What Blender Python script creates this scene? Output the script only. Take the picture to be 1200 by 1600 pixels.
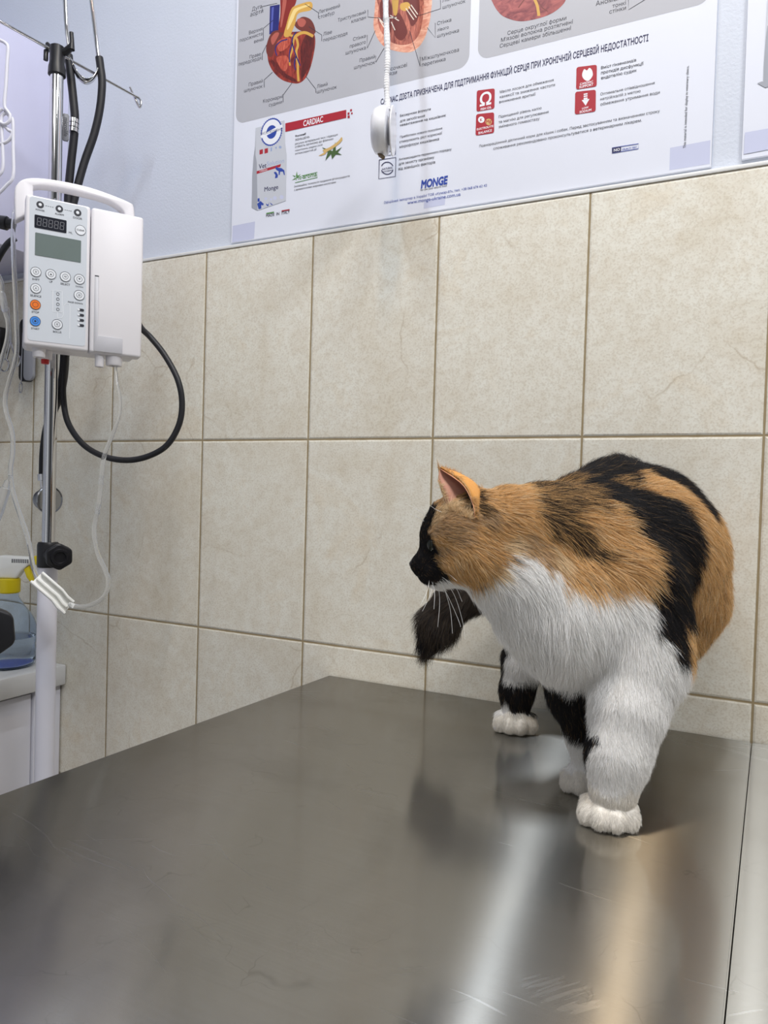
import bpy, bmesh, math, random
import numpy as np
from mathutils import Vector, Matrix, noise as mnoise
from mathutils.bvhtree import BVHTree

for o in list(bpy.data.objects):
    bpy.data.objects.remove(o)
scene = bpy.context.scene
COL = scene.collection
random.seed(7)
RNG = np.random.default_rng(11)

# ------------------------------------------------------------------ camera
TZ = 0.86                                   # height of the table top above the floor
F_PX = 1150.0                               # focal length in pixels of the 1200 x 1600 frame
CAM = np.array([0.9933897, -0.92345586, 0.26613456 + TZ])
RW = np.array([[0.89279621, 0.44952119, 0.02907966],
               [0.03658545, -0.00801763, -0.99929837],
               [-0.44897264, 0.89323369, -0.02360404]])     # world -> camera (x right, y down, z forward)
cam_data = bpy.data.cameras.new('camera')
cam = bpy.data.objects.new('camera', cam_data)
COL.objects.link(cam)
scene.camera = cam
cam_data.sensor_fit = 'AUTO'
cam_data.sensor_width = 36.0
cam_data.lens = 36.0 * F_PX / 1600.0
cam_data.clip_start = 0.01
_m = RW.T @ np.diag([1.0, -1.0, -1.0])
cam.matrix_world = Matrix([[*_m[0], CAM[0]], [*_m[1], CAM[1]], [*_m[2], CAM[2]], [0, 0, 0, 1]])

# ------------------------------------------------------------------ world, lamps, exposure
scene.view_settings.view_transform = 'Standard'
scene.view_settings.look = 'None'
scene.view_settings.gamma = 1.0
scene.view_settings.use_curve_mapping = False
scene.view_settings.exposure = 0.0
world = bpy.data.worlds.new('ambient_bands')
scene.world = world
world.use_nodes = True
_w = world.node_tree
_bg = _w.nodes['Background']
_tc = _w.nodes.new('ShaderNodeTexCoord')
_sp = _w.nodes.new('ShaderNodeSeparateXYZ')
_w.links.new(_tc.outputs['Generated'], _sp.inputs[0])
_at = _w.nodes.new('ShaderNodeMath')
_at.operation = 'ARCTAN2'
_w.links.new(_sp.outputs['Y'], _at.inputs[0])
_w.links.new(_sp.outputs['X'], _at.inputs[1])
_mr = _w.nodes.new('ShaderNodeMapRange')
_mr.inputs['From Min'].default_value = -math.pi
_mr.inputs['From Max'].default_value = math.pi
_w.links.new(_at.outputs[0], _mr.inputs['Value'])
_rp = _w.nodes.new('ShaderNodeValToRGB')           # made-up bright and dark bands all round, for chrome contrast and ambient fill
_el = _rp.color_ramp.elements
_stops = [(0.0, .55), (0.10, .50), (0.13, .10), (0.20, .10), (0.22, .60), (0.23, .60), (0.24, 1.4), (0.31, 1.4), (0.32, .45), (0.37, .40), (0.39, .08), (0.44, .10), (0.46, .50), (0.52, .60), (0.75, .5), (1.0, .55)]
while len(_el) < len(_stops):
    _el.new(0.5)
for _e, (_p, _v) in zip(_el, _stops):
    _e.position = _p
    _e.color = (_v * .93, _v * .96, _v, 1)
_w.links.new(_mr.outputs[0], _rp.inputs[0])
_w.links.new(_rp.outputs[0], _bg.inputs[0])
_bg.inputs[1].default_value = 0.41


def lamp(name, loc, size, power, color, target=None, shape='RECTANGLE'):
    d = bpy.data.lights.new(name, 'AREA')
    d.shape = shape
    d.size, d.size_y = size
    d.energy = power
    d.color = color
    o = bpy.data.objects.new(name, d)
    o.location = (loc[0], loc[1], TZ + loc[2])
    if target is not None:
        v = Vector((target[0], target[1], TZ + target[2])) - o.location
        o.rotation_euler = v.to_track_quat('-Z', 'Y').to_euler()
    COL.objects.link(o)
    return o


lamp('ceiling_lamp_cool', (0.37, -0.60, 1.72), (0.028, 0.30), 7.4, (0.82, 0.90, 1.0))
lamp('ceiling_lamp_warm', (0.69, -0.60, 1.72), (0.030, 0.25), 5.6, (1.0, 0.78, 0.52))
lamp('ceiling_lamp_main', (0.980, -0.60, 1.72), (0.030, 0.40), 6.5, (0.90, 0.95, 1.0))
lamp('wall_fill_side', (1.75, -0.75, 1.72), (0.20, 0.60), 24.0, (0.98, 0.98, 1.0))  # added fill out of view, brightens the wall towards the right
lamp('front_fill', (0.90, -2.0, 1.74), (1.2, 0.6), 6.0, (1.0, 0.99, 0.98))  # added soft fill behind the camera, lifts the cat and table


# ------------------------------------------------------------------ placing helpers
def at(px, py, depth):
    """point on the view ray of a photo pixel at a given distance in front of the lens"""
    d = RW.T @ np.array([(px - 600) / F_PX, (py - 800) / F_PX, 1.0])
    return Vector(CAM + d * depth)


def on_wall(px, py, y=0.0):
    d = RW.T @ np.array([(px - 600) / F_PX, (py - 800) / F_PX, 1.0])
    return Vector(CAM + d * ((y - CAM[1]) / d[1]))


def on_level(px, py, z):
    d = RW.T @ np.array([(px - 600) / F_PX, (py - 800) / F_PX, 1.0])
    return Vector(CAM + d * ((z - CAM[2]) / d[2]))


# ------------------------------------------------------------------ node material helpers
def mat(name, color=(0.8, 0.8, 0.8), rough=0.5, metal=0.0, noise_amt=0.06, noise_scale=30.0, bump=0.0, bump_scale=200.0,
        transmission=0.0, ior=1.45, alpha=1.0, coat=0.0, spec=0.5, sss=0.0):
    m = bpy.data.materials.new(name)
    m.use_nodes = True
    nt = m.node_tree
    b = nt.nodes['Principled BSDF']
    b.inputs['Roughness'].default_value = rough
    b.inputs['Metallic'].default_value = metal
    b.inputs['IOR'].default_value = ior
    b.inputs['Transmission Weight'].default_value = transmission
    b.inputs['Alpha'].default_value = alpha
    b.inputs['Coat Weight'].default_value = coat
    b.inputs['Specular IOR Level'].default_value = spec
    if sss:
        b.inputs['Subsurface Weight'].default_value = sss
        b.inputs['Subsurface Radius'].default_value = (0.01, 0.004, 0.002)
    tc = nt.nodes.new('ShaderNodeTexCoord')
    n = nt.nodes.new('ShaderNodeTexNoise')
    n.inputs['Scale'].default_value = noise_scale
    n.inputs['Detail'].default_value = 4
    nt.links.new(tc.outputs['Object'], n.inputs['Vector'])
    mx = nt.nodes.new('ShaderNodeMix')
    mx.data_type = 'RGBA'
    c = np.array(color[:3])
    mx.inputs[6].default_value = (*np.clip(c * (1 - noise_amt), 0, 1), 1)
    mx.inputs[7].default_value = (*np.clip(c * (1 + noise_amt), 0, 1), 1)
    nt.links.new(n.outputs['Fac'], mx.inputs[0])
    nt.links.new(mx.outputs[2], b.inputs['Base Color'])
    if bump:
        n2 = nt.nodes.new('ShaderNodeTexNoise')
        n2.inputs['Scale'].default_value = bump_scale
        n2.inputs['Detail'].default_value = 3
        nt.links.new(tc.outputs['Object'], n2.inputs['Vector'])
        bp = nt.nodes.new('ShaderNodeBump')
        bp.inputs['Strength'].default_value = bump
        bp.inputs['Distance'].default_value = 0.002
        nt.links.new(n2.outputs['Fac'], bp.inputs['Height'])
        nt.links.new(bp.outputs['Normal'], b.inputs['Normal'])
    return m


def lin(r, g, b):
    f = lambda v: (v / 255 / 12.92) if v / 255 <= 0.04045 else ((v / 255 + 0.055) / 1.055) ** 2.4
    return (f(r), f(g), f(b))


class NT:
    """small shorthand for building node trees"""
    def __init__(self, m):
        self.nt = m.node_tree

    def n(self, t, **kw):
        node = self.nt.nodes.new(t)
        for k, v in kw.items():
            setattr(node, k, v)
        return node

    def l(self, a, b):
        self.nt.links.new(a, b)

    def math(self, op, a, b=None, c=None):
        node = self.n('ShaderNodeMath', operation=op)
        for i, v in enumerate((a, b, c)):
            if v is None:
                continue
            if isinstance(v, (int, float)):
                node.inputs[i].default_value = v
            else:
                self.l(v, node.inputs[i])
        return node.outputs[0]

    def mix(self, fac, a, b, blend='MIX'):
        node = self.n('ShaderNodeMix', data_type='RGBA', blend_type=blend)
        for i, v in ((0, fac), (6, a), (7, b)):
            if isinstance(v, (int, float)):
                node.inputs[i].default_value = v
            elif isinstance(v, tuple):
                node.inputs[i].default_value = (*v[:3], 1)
            else:
                self.l(v, node.inputs[i])
        return node.outputs[2]

    def noise(self, vec, scale, detail=4, rough=0.5, dist=0.0):
        node = self.n('ShaderNodeTexNoise')
        node.inputs['Scale'].default_value = scale
        node.inputs['Detail'].default_value = detail
        node.inputs['Roughness'].default_value = rough
        node.inputs['Distortion'].default_value = dist
        self.l(vec, node.inputs['Vector'])
        return node.outputs['Fac']

    def ramp(self, fac, stops):
        node = self.n('ShaderNodeValToRGB')
        e = node.color_ramp.elements
        while len(e) < len(stops):
            e.new(0.5)
        for el, (p, c) in zip(e, stops):
            el.position = p
            el.color = (*c[:3], 1) if isinstance(c, tuple) else (c, c, c, 1)
        self.l(fac, node.inputs[0])
        return node.outputs[0]


# ------------------------------------------------------------------ mesh helpers
class MB:
    """collects shapes and links them as ONE mesh object"""
    def __init__(self):
        self.bm = bmesh.new()

    def poly(self, pts):
        vs = [self.bm.verts.new(p) for p in pts]
        return self.bm.faces.new(vs)

    def box(self, lo, hi, M=None, bevel=0.0, seg=2):
        bm = bmesh.new()
        bmesh.ops.create_cube(bm, size=1.0)
        lo, hi = Vector(lo), Vector(hi)
        for v in bm.verts:
            v.co = Vector([lo[i] + (v.co[i] + 0.5) * (hi[i] - lo[i]) for i in range(3)])
        if bevel:
            bmesh.ops.bevel(bm, geom=bm.edges[:], offset=bevel, segments=seg, affect='EDGES', profile=0.5)
        self.merge(bm, M)
        return self

    def merge(self, bm, M=None):
        if M is not None:
            bmesh.ops.transform(bm, matrix=M, verts=bm.verts)
        me = bpy.data.meshes.new('tmp')
        bm.to_mesh(me)
        bm.free()
        self.bm.from_mesh(me)
        bpy.data.meshes.remove(me)

    def tube(self, pts, r, n=12, caps=True, closed=False):
        pts = [Vector(p) for p in pts]
        k = len(pts)
        rs = [r] * k if isinstance(r, (int, float)) else list(r)
        rings = []
        prev = None
        for i, p in enumerate(pts):
            if closed:
                t = pts[(i + 1) % k] - pts[i - 1]
            else:
                t = pts[min(i + 1, k - 1)] - pts[max(i - 1, 0)]
            t.normalize()
            if prev is None:
                a = Vector((0, 0, 1)) if abs(t.z) < 0.9 else Vector((1, 0, 0))
                u = t.cross(a).normalized()
            else:
                u = (prev - t * prev.dot(t)).normalized()
            prev = u
            v = t.cross(u)
            rings.append([self.bm.verts.new(p + (u * math.cos(2 * math.pi * j / n) + v * math.sin(2 * math.pi * j / n)) * rs[i]) for j in range(n)])
        for i in range(k if closed else k - 1):
            a, b = rings[i], rings[(i + 1) % k]
            for j in range(n):
                self.bm.faces.new((a[j], a[(j + 1) % n], b[(j + 1) % n], b[j]))
        if caps and not closed:
            self.bm.faces.new(rings[0][::-1])
            self.bm.faces.new(rings[-1])
        return self

    def lathe(self, prof, M=None, n=32, cap=True):
        """prof: list of (radius, height) turned about the local z axis"""
        M = M or Matrix()
        rings = []
        for r, z in prof:
            if r < 1e-7:
                rings.append([self.bm.verts.new(M @ Vector((0, 0, z)))])
            else:
                rings.append([self.bm.verts.new(M @ Vector((r * math.cos(2 * math.pi * j / n), r * math.sin(2 * math.pi * j / n), z))) for j in range(n)])
        for a, b in zip(rings, rings[1:]):
            for j in range(n):
                if len(a) == 1 and len(b) == 1:
                    continue
                if len(a) == 1:
                    self.bm.faces.new((a[0], b[(j + 1) % n], b[j]))
                elif len(b) == 1:
                    self.bm.faces.new((a[j], a[(j + 1) % n], b[0]))
                else:
                    self.bm.faces.new((a[j], a[(j + 1) % n], b[(j + 1) % n], b[j]))
        if cap:
            if len(rings[0]) > 2:
                self.bm.faces.new(rings[0][::-1])
            if len(rings[-1]) > 2:
                self.bm.faces.new(rings[-1])
        return self

    def prism(self, poly, depth, M=None, bevel=0.0, seg=2):
        """poly: 2-D outline in local xy, extruded along local +z by depth"""
        bm = bmesh.new()
        vs = [bm.verts.new((p[0], p[1], 0)) for p in poly]
        f = bm.faces.new(vs)
        f.normal_update()
        r = bmesh.ops.extrude_face_region(bm, geom=[f])
        bmesh.ops.translate(bm, vec=(0, 0, depth), verts=[g for g in r['geom'] if isinstance(g, bmesh.types.BMVert)])
        bmesh.ops.recalc_face_normals(bm, faces=bm.faces)
        if bevel:
            bmesh.ops.bevel(bm, geom=bm.edges[:], offset=bevel, segments=seg, affect='EDGES', profile=0.5)
        self.merge(bm, M)
        return self

    def build(self, name, material, parent=None, smooth=True, local=True, angle=40, fix=True):
        if fix:
            bmesh.ops.recalc_face_normals(self.bm, faces=self.bm.faces)
        me = bpy.data.meshes.new(name)
        self.bm.to_mesh(me)
        self.bm.free()
        o = bpy.data.objects.new(name, me)
        COL.objects.link(o)
        for mm in (material if isinstance(material, (list, tuple)) else [material]):
            me.materials.append(mm)
        if smooth:
            me.shade_smooth()
            me.set_sharp_from_angle(angle=math.radians(angle))
        if parent is not None:
            o.parent = parent
            if not local:                                  # shapes given in room coordinates
                o.matrix_parent_inverse = Matrix.Translation(parent.location).inverted() if parent.rotation_euler.z == 0 else parent_matrix(parent).inverted()
        return o


def parent_matrix(p):
    return Matrix.LocRotScale(p.location, p.rotation_euler, p.scale)


def thing(name, label, cat, loc=(0, 0, 0), rotz=0.0, group=None):
    o = bpy.data.objects.new(name, None)
    COL.objects.link(o)
    o.empty_display_size = 0.03
    o.location = loc
    o.rotation_euler = (0, 0, rotz)
    return tag(o, label, cat, group)


def tag(o, label, cat, group=None):
    o['label'] = label
    o['category'] = cat
    if group:
        o['group'] = group
    return o


def struct(o):
    o['kind'] = 'structure'
    return o


def smooth_path(pts, sub=8, closed=False):
    """Catmull-Rom through the given points"""
    P = [Vector(p) for p in pts]
    n = len(P)
    out = []
    rng = range(n) if closed else range(n - 1)
    for i in rng:
        p0 = P[i - 1] if (closed or i > 0) else P[0] * 2 - P[1]
        p1, p2 = P[i], P[(i + 1) % n]
        p3 = P[(i + 2) % n] if (closed or i + 2 < n) else P[n - 1] * 2 - P[n - 2]
        for k in range(sub):
            t = k / sub
            out.append(0.5 * ((2 * p1) + (p2 - p0) * t + (2 * p0 - 5 * p1 + 4 * p2 - p3) * t * t + (3 * p1 - p0 - 3 * p2 + p3) * t ** 3))
    if not closed:
        out.append(P[-1])
    return out


def frame_matrix(origin, xa, za):
    za = Vector(za).normalized()
    xa = Vector(xa)
    xa = (xa - za * xa.dot(za)).normalized()
    ya = za.cross(xa)
    return Matrix(((xa.x, ya.x, za.x, origin[0]), (xa.y, ya.y, za.y, origin[1]), (xa.z, ya.z, za.z, origin[2]), (0, 0, 0, 1)))


def rounded(x0, y0, x1, y1, r, seg=5):
    out = []
    for cx, cy, a in ((x1 - r, y1 - r, 0), (x0 + r, y1 - r, 90), (x0 + r, y0 + r, 180), (x1 - r, y0 + r, 270)):
        for k in range(seg + 1):
            t = math.radians(a + 90 * k / seg)
            out.append((cx + r * math.cos(t), cy + r * math.sin(t)))
    return out


# ------------------------------------------------------------------ lettering
from mathutils.geometry import delaunay_2d_cdt


def glyph_mesh(s, bold=0.0, shear=0.0):
    """flat lettering as (points, triangles): outlines filled by the non-zero winding rule"""
    cu = bpy.data.curves.new('txt', 'FONT')
    cu.body = s
    cu.size = 1.0
    cu.shear = shear
    cu.resolution_u = 3
    cu.fill_mode = 'NONE'
    ob = bpy.data.objects.new('txt', cu)
    COL.objects.link(ob)
    dg = bpy.context.evaluated_depsgraph_get()
    dg.update()
    me = bpy.data.meshes.new_from_object(ob.evaluated_get(dg))
    bpy.data.objects.remove(ob)
    bpy.data.curves.remove(cu)
    nv = len(me.vertices)
    co = np.zeros(nv * 3)
    me.vertices.foreach_get('co', co)
    co = co.reshape(-1, 3)[:, :2]
    nxt = {}
    for e in me.edges:
        a, b = e.vertices
        nxt.setdefault(a, []).append(b)
        nxt.setdefault(b, []).append(a)
    bpy.data.meshes.remove(me)
    seen, loops = set(), []
    for v in range(nv):
        if v in seen or v not in nxt:
            continue
        loop, cur, prev = [], v, None
        while cur not in seen:
            seen.add(cur)
            loop.append(cur)
            step = [w for w in nxt[cur] if w not in seen]
            if not step:
                break
            # keep the curve's own direction: vertices were laid down in order
            cur = cur + 1 if (cur + 1) in step else step[0]
        loops.append(loop)
    loops.sort(key=lambda L: co[L, 0].min())
    groups, right = [], -1e9
    for L in loops:
        if co[L, 0].min() < right:
            groups[-1].append(L)
        else:
            groups.append([L])
            right = -1e9
        right = max(right, co[L, 0].max())
    pts, tris = [], []
    for G in groups:
        if bold:
            area2 = lambda L: sum(co[L[k], 0] * co[L[(k + 1) % len(L)], 1] - co[L[(k + 1) % len(L)], 0] * co[L[k], 1] for k in range(len(L)))
            sg = 1.0 if area2(max(G, key=lambda L: abs(area2(L)))) > 0 else -1.0
            for L in G:
                q = co[L]
                d = np.roll(q, -1, 0) - q
                d /= np.linalg.norm(d, axis=1)[:, None] + 1e-9
                nrm = np.stack([d[:, 1], -d[:, 0]], 1) * sg
                m = nrm + np.roll(nrm, 1, 0)
                m /= np.maximum((m * m).sum(1), 0.8)[:, None] * 0.5
                co[L] = q + m * bold
        vs, es = [], []
        for L in G:
            b0 = len(vs)
            vs += [Vector((float(co[i, 0]), float(co[i, 1]))) for i in L]
            es += [(b0 + k, b0 + (k + 1) % len(L)) for k in range(len(L))]
        if len(vs) < 3:
            continue
        ov, _, of, _, _, _ = delaunay_2d_cdt(vs, es, [], 0, 1e-5)
        segs = np.array([[(*co[L[k]], *co[L[(k + 1) % len(L)]]) for k in range(len(L))] for L in G for _ in (0,)][0] if len(G) == 1 else
                        sum([[(*co[L[k]], *co[L[(k + 1) % len(L)]]) for k in range(len(L))] for L in G], []))
        b0 = len(pts)
        pts += [(v.x, v.y) for v in ov]
        for f in of:
            c = sum((ov[i] for i in f), Vector((0, 0))) / len(f)
            x0, y0, x1, y1 = segs.T
            up = (y0 <= c.y) & (y1 > c.y)
            dn = (y0 > c.y) & (y1 <= c.y)
            side = (x1 - x0) * (c.y - y0) - (c.x - x0) * (y1 - y0)
            if int((up & (side > 0)).sum()) - int((dn & (side < 0)).sum()) != 0:
                tris.append([b0 + i for i in f])
    return np.array(pts), tris


def text_mesh(co3, tris):
    me = bpy.data.meshes.new('tmp')
    me.from_pydata([tuple(p) for p in co3], [], tris)
    return me

# ================================================================== SETTING
TILE_W, TILE_H = 0.20, 0.30
ROW_TOP = TZ + 0.6443                       # top edge of the tiling


def tile_material():
    m = bpy.data.materials.new('beige_stone_tile')
    m.use_nodes = True
    t = NT(m)
    bsdf = t.nt.nodes['Principled BSDF']
    geo = t.n('ShaderNodeNewGeometry')
    sep = t.n('ShaderNodeSeparateXYZ')
    t.l(geo.outputs['Position'], sep.inputs[0])
    u = t.math('DIVIDE', sep.outputs['X'], TILE_W)
    v = t.math('DIVIDE', t.math('SUBTRACT', sep.outputs['Z'], ROW_TOP), TILE_H)
    fu, fv = t.math('FRACT', u), t.math('FRACT', v)
    du = t.math('MULTIPLY', t.math('MINIMUM', fu, t.math('SUBTRACT', 1.0, fu)), TILE_W)
    dv = t.math('MULTIPLY', t.math('MINIMUM', fv, t.math('SUBTRACT', 1.0, fv)), TILE_H)
    d = t.math('MINIMUM', du, dv)
    wob = t.math('MULTIPLY', t.math('SUBTRACT', t.noise(geo.outputs['Position'], 60, 2), 0.5), 0.0010)
    d = t.math('ADD', d, wob)
    grout = t.n('ShaderNodeMapRange')
    grout.inputs['From Min'].default_value = 0.0010
    grout.inputs['From Max'].default_value = 0.0017
    t.l(d, grout.inputs['Value'])
    is_tile = grout.outputs[0]
    iu, iv = t.math('FLOOR', u), t.math('FLOOR', v)
    comb = t.n('ShaderNodeCombineXYZ')
    t.l(t.math('MULTIPLY', iu, 3.71), comb.inputs[0])
    t.l(t.math('MULTIPLY', iv, 5.13), comb.inputs[1])
    t.l(t.math('MULTIPLY', t.math('ADD', iu, iv), 2.2), comb.inputs[2])
    vadd = t.n('ShaderNodeVectorMath', operation='ADD')
    t.l(geo.outputs['Position'], vadd.inputs[0])
    t.l(comb.outputs[0], vadd.inputs[1])
    vec = vadd.outputs[0]
    wn = t.n('ShaderNodeTexWhiteNoise')
    t.l(comb.outputs[0], wn.inputs['Vector'])
    cloud = t.noise(vec, 9, 6, 0.62, 0.6)
    fine = t.noise(vec, 70, 4, 0.6)
    grain = t.noise(vec, 420, 2, 0.5)
    base = t.ramp(cloud, [(0.28, lin(222, 215, 198)), (0.45, lin(228, 223, 209)), (0.58, lin(233, 230, 218)), (0.74, lin(226, 216, 196))])
    base = t.mix(t.math('MULTIPLY', t.ramp(fine, [(0.42, 0.0), (0.70, 1.0)]), 0.22), base, lin(190, 170, 138))
    base = t.mix(t.math('MULTIPLY', t.ramp(grain, [(0.48, 0.0), (0.64, 1.0)]), 0.24), base, lin(172, 154, 124))
    # thin wandering veins
    warp = t.n('ShaderNodeVectorMath', operation='MULTIPLY_ADD')
    nz = t.n('ShaderNodeTexNoise')
    nz.inputs['Scale'].default_value = 14
    nz.inputs['Detail'].default_value = 5
    t.l(vec, nz.inputs['Vector'])
    t.l(nz.outputs['Color'], warp.inputs[0])
    warp.inputs[1].default_value = (0.05, 0.05, 0.05)
    t.l(vec, warp.inputs[2])
    vor = t.n('ShaderNodeTexVoronoi', feature='DISTANCE_TO_EDGE')
    vor.inputs['Scale'].default_value = 4.6
    t.l(warp.outputs[0], vor.inputs['Vector'])
    vein = t.ramp(vor.outputs['Distance'], [(0.0, 1.0), (0.007, 0.0)])
    vmask = t.ramp(t.noise(vec, 12, 2), [(0.50, 0.0), (0.66, 1.0)])
    base = t.mix(t.math('MULTIPLY', t.math('MULTIPLY', vein, vmask), 0.38), base, lin(160, 136, 100))
    shade = t.math('ADD', 0.95, t.math('MULTIPLY', wn.outputs['Value'], 0.08))
    vm = t.n('ShaderNodeVectorMath', operation='SCALE')
    t.l(base, vm.inputs[0])
    t.l(shade, vm.inputs['Scale'])
    gcol = t.mix(t.noise(geo.outputs['Position'], 40, 3), lin(138, 120, 88), lin(172, 156, 124))
    col = t.mix(is_tile, gcol, vm.outputs[0])
    t.l(col, bsdf.inputs['Base Color'])
    t.l(t.math('SUBTRACT', 0.85, t.math('MULTIPLY', is_tile, 0.42)), bsdf.inputs['Roughness'])
    bsdf.inputs['Specular IOR Level'].default_value = 0.35
    bp = t.n('ShaderNodeBump')
    bp.inputs['Strength'].default_value = 0.5
    bp.inputs['Distance'].default_value = 0.002
    pil = t.n('ShaderNodeMapRange')
    pil.inputs['From Min'].default_value = 0.0008
    pil.inputs['From Max'].default_value = 0.0035
    t.l(d, pil.inputs['Value'])
    hgt = t.math('ADD', pil.outputs[0], t.math('ADD', t.math('MULTIPLY', grain, 0.12), t.math('MULTIPLY', fine, 0.10)))
    t.l(hgt, bp.inputs['Height'])
    t.l(bp.outputs['Normal'], bsdf.inputs['Normal'])
    return m


def paint_material():
    m = bpy.data.materials.new('white_wall_paint')
    m.use_nodes = True
    t = NT(m)
    bsdf = t.nt.nodes['Principled BSDF']
    geo = t.n('ShaderNodeNewGeometry')
    col = t.mix(t.noise(geo.outputs['Position'], 3, 3), lin(200, 206, 218), lin(208, 213, 224))
    t.l(col, bsdf.inputs['Base Color'])
    bsdf.inputs['Roughness'].default_value = 0.6
    bp = t.n('ShaderNodeBump')
    bp.inputs['Strength'].default_value = 0.30
    bp.inputs['Distance'].default_value = 0.0012
    t.l(t.noise(geo.outputs['Position'], 260, 3, 0.55), bp.inputs['Height'])
    t.l(bp.outputs['Normal'], bsdf.inputs['Normal'])
    return m


M_TILE = tile_material()
M_PAINT = paint_material()
M_WHITE = mat('white_plastic_trim', lin(226, 226, 224), 0.4)
WALL_X0, WALL_X1 = -0.55, 2.2
PAINT_Y = 0.008
b = MB()
f = b.poly([(WALL_X0, 0, 0), (WALL_X1, 0, 0), (WALL_X1, 0, ROW_TOP), (WALL_X0, 0, ROW_TOP)])
g = b.poly([(WALL_X0, 0, ROW_TOP), (WALL_X1, 0, ROW_TOP), (WALL_X1, PAINT_Y, ROW_TOP), (WALL_X0, PAINT_Y, ROW_TOP)])
h = b.poly([(WALL_X0, PAINT_Y, ROW_TOP), (WALL_X1, PAINT_Y, ROW_TOP), (WALL_X1, PAINT_Y, 2.65), (WALL_X0, PAINT_Y, 2.65)])
g.material_index = h.material_index = 1
wall = struct(b.build('wall_back', [M_TILE, M_PAINT], smooth=False))
b = MB()
b.box((WALL_X0, -0.0015, ROW_TOP - 0.0005), (WALL_X1, PAINT_Y, ROW_TOP + 0.0045), bevel=0.001)
struct(b.build('trim_1', M_WHITE))
b = MB()
b.poly([(WALL_X0, 0.01, 0), (WALL_X0, 0.01, 2.65), (WALL_X0, -3.2, 2.65), (WALL_X0, -3.2, 0)])
struct(b.build('wall_left', M_PAINT, smooth=False))
b = MB()
b.poly([(WALL_X0, 0.01, 2.65), (WALL_X1, 0.01, 2.65), (WALL_X1, -3.2, 2.65), (WALL_X0, -3.2, 2.65)])
struct(b.build('ceiling', mat('ceiling_paint', lin(222, 222, 220), 0.8), smooth=False))
b = MB()
b.poly([(WALL_X0, 0.01, 0), (WALL_X0, -3.2, 0), (WALL_X1, -3.2, 0), (WALL_X1, 0.01, 0)])
struct(b.build('floor', mat('grey_floor_tile', lin(140, 132, 122), 0.4, noise_amt=0.15, noise_scale=6), smooth=False))


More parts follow.
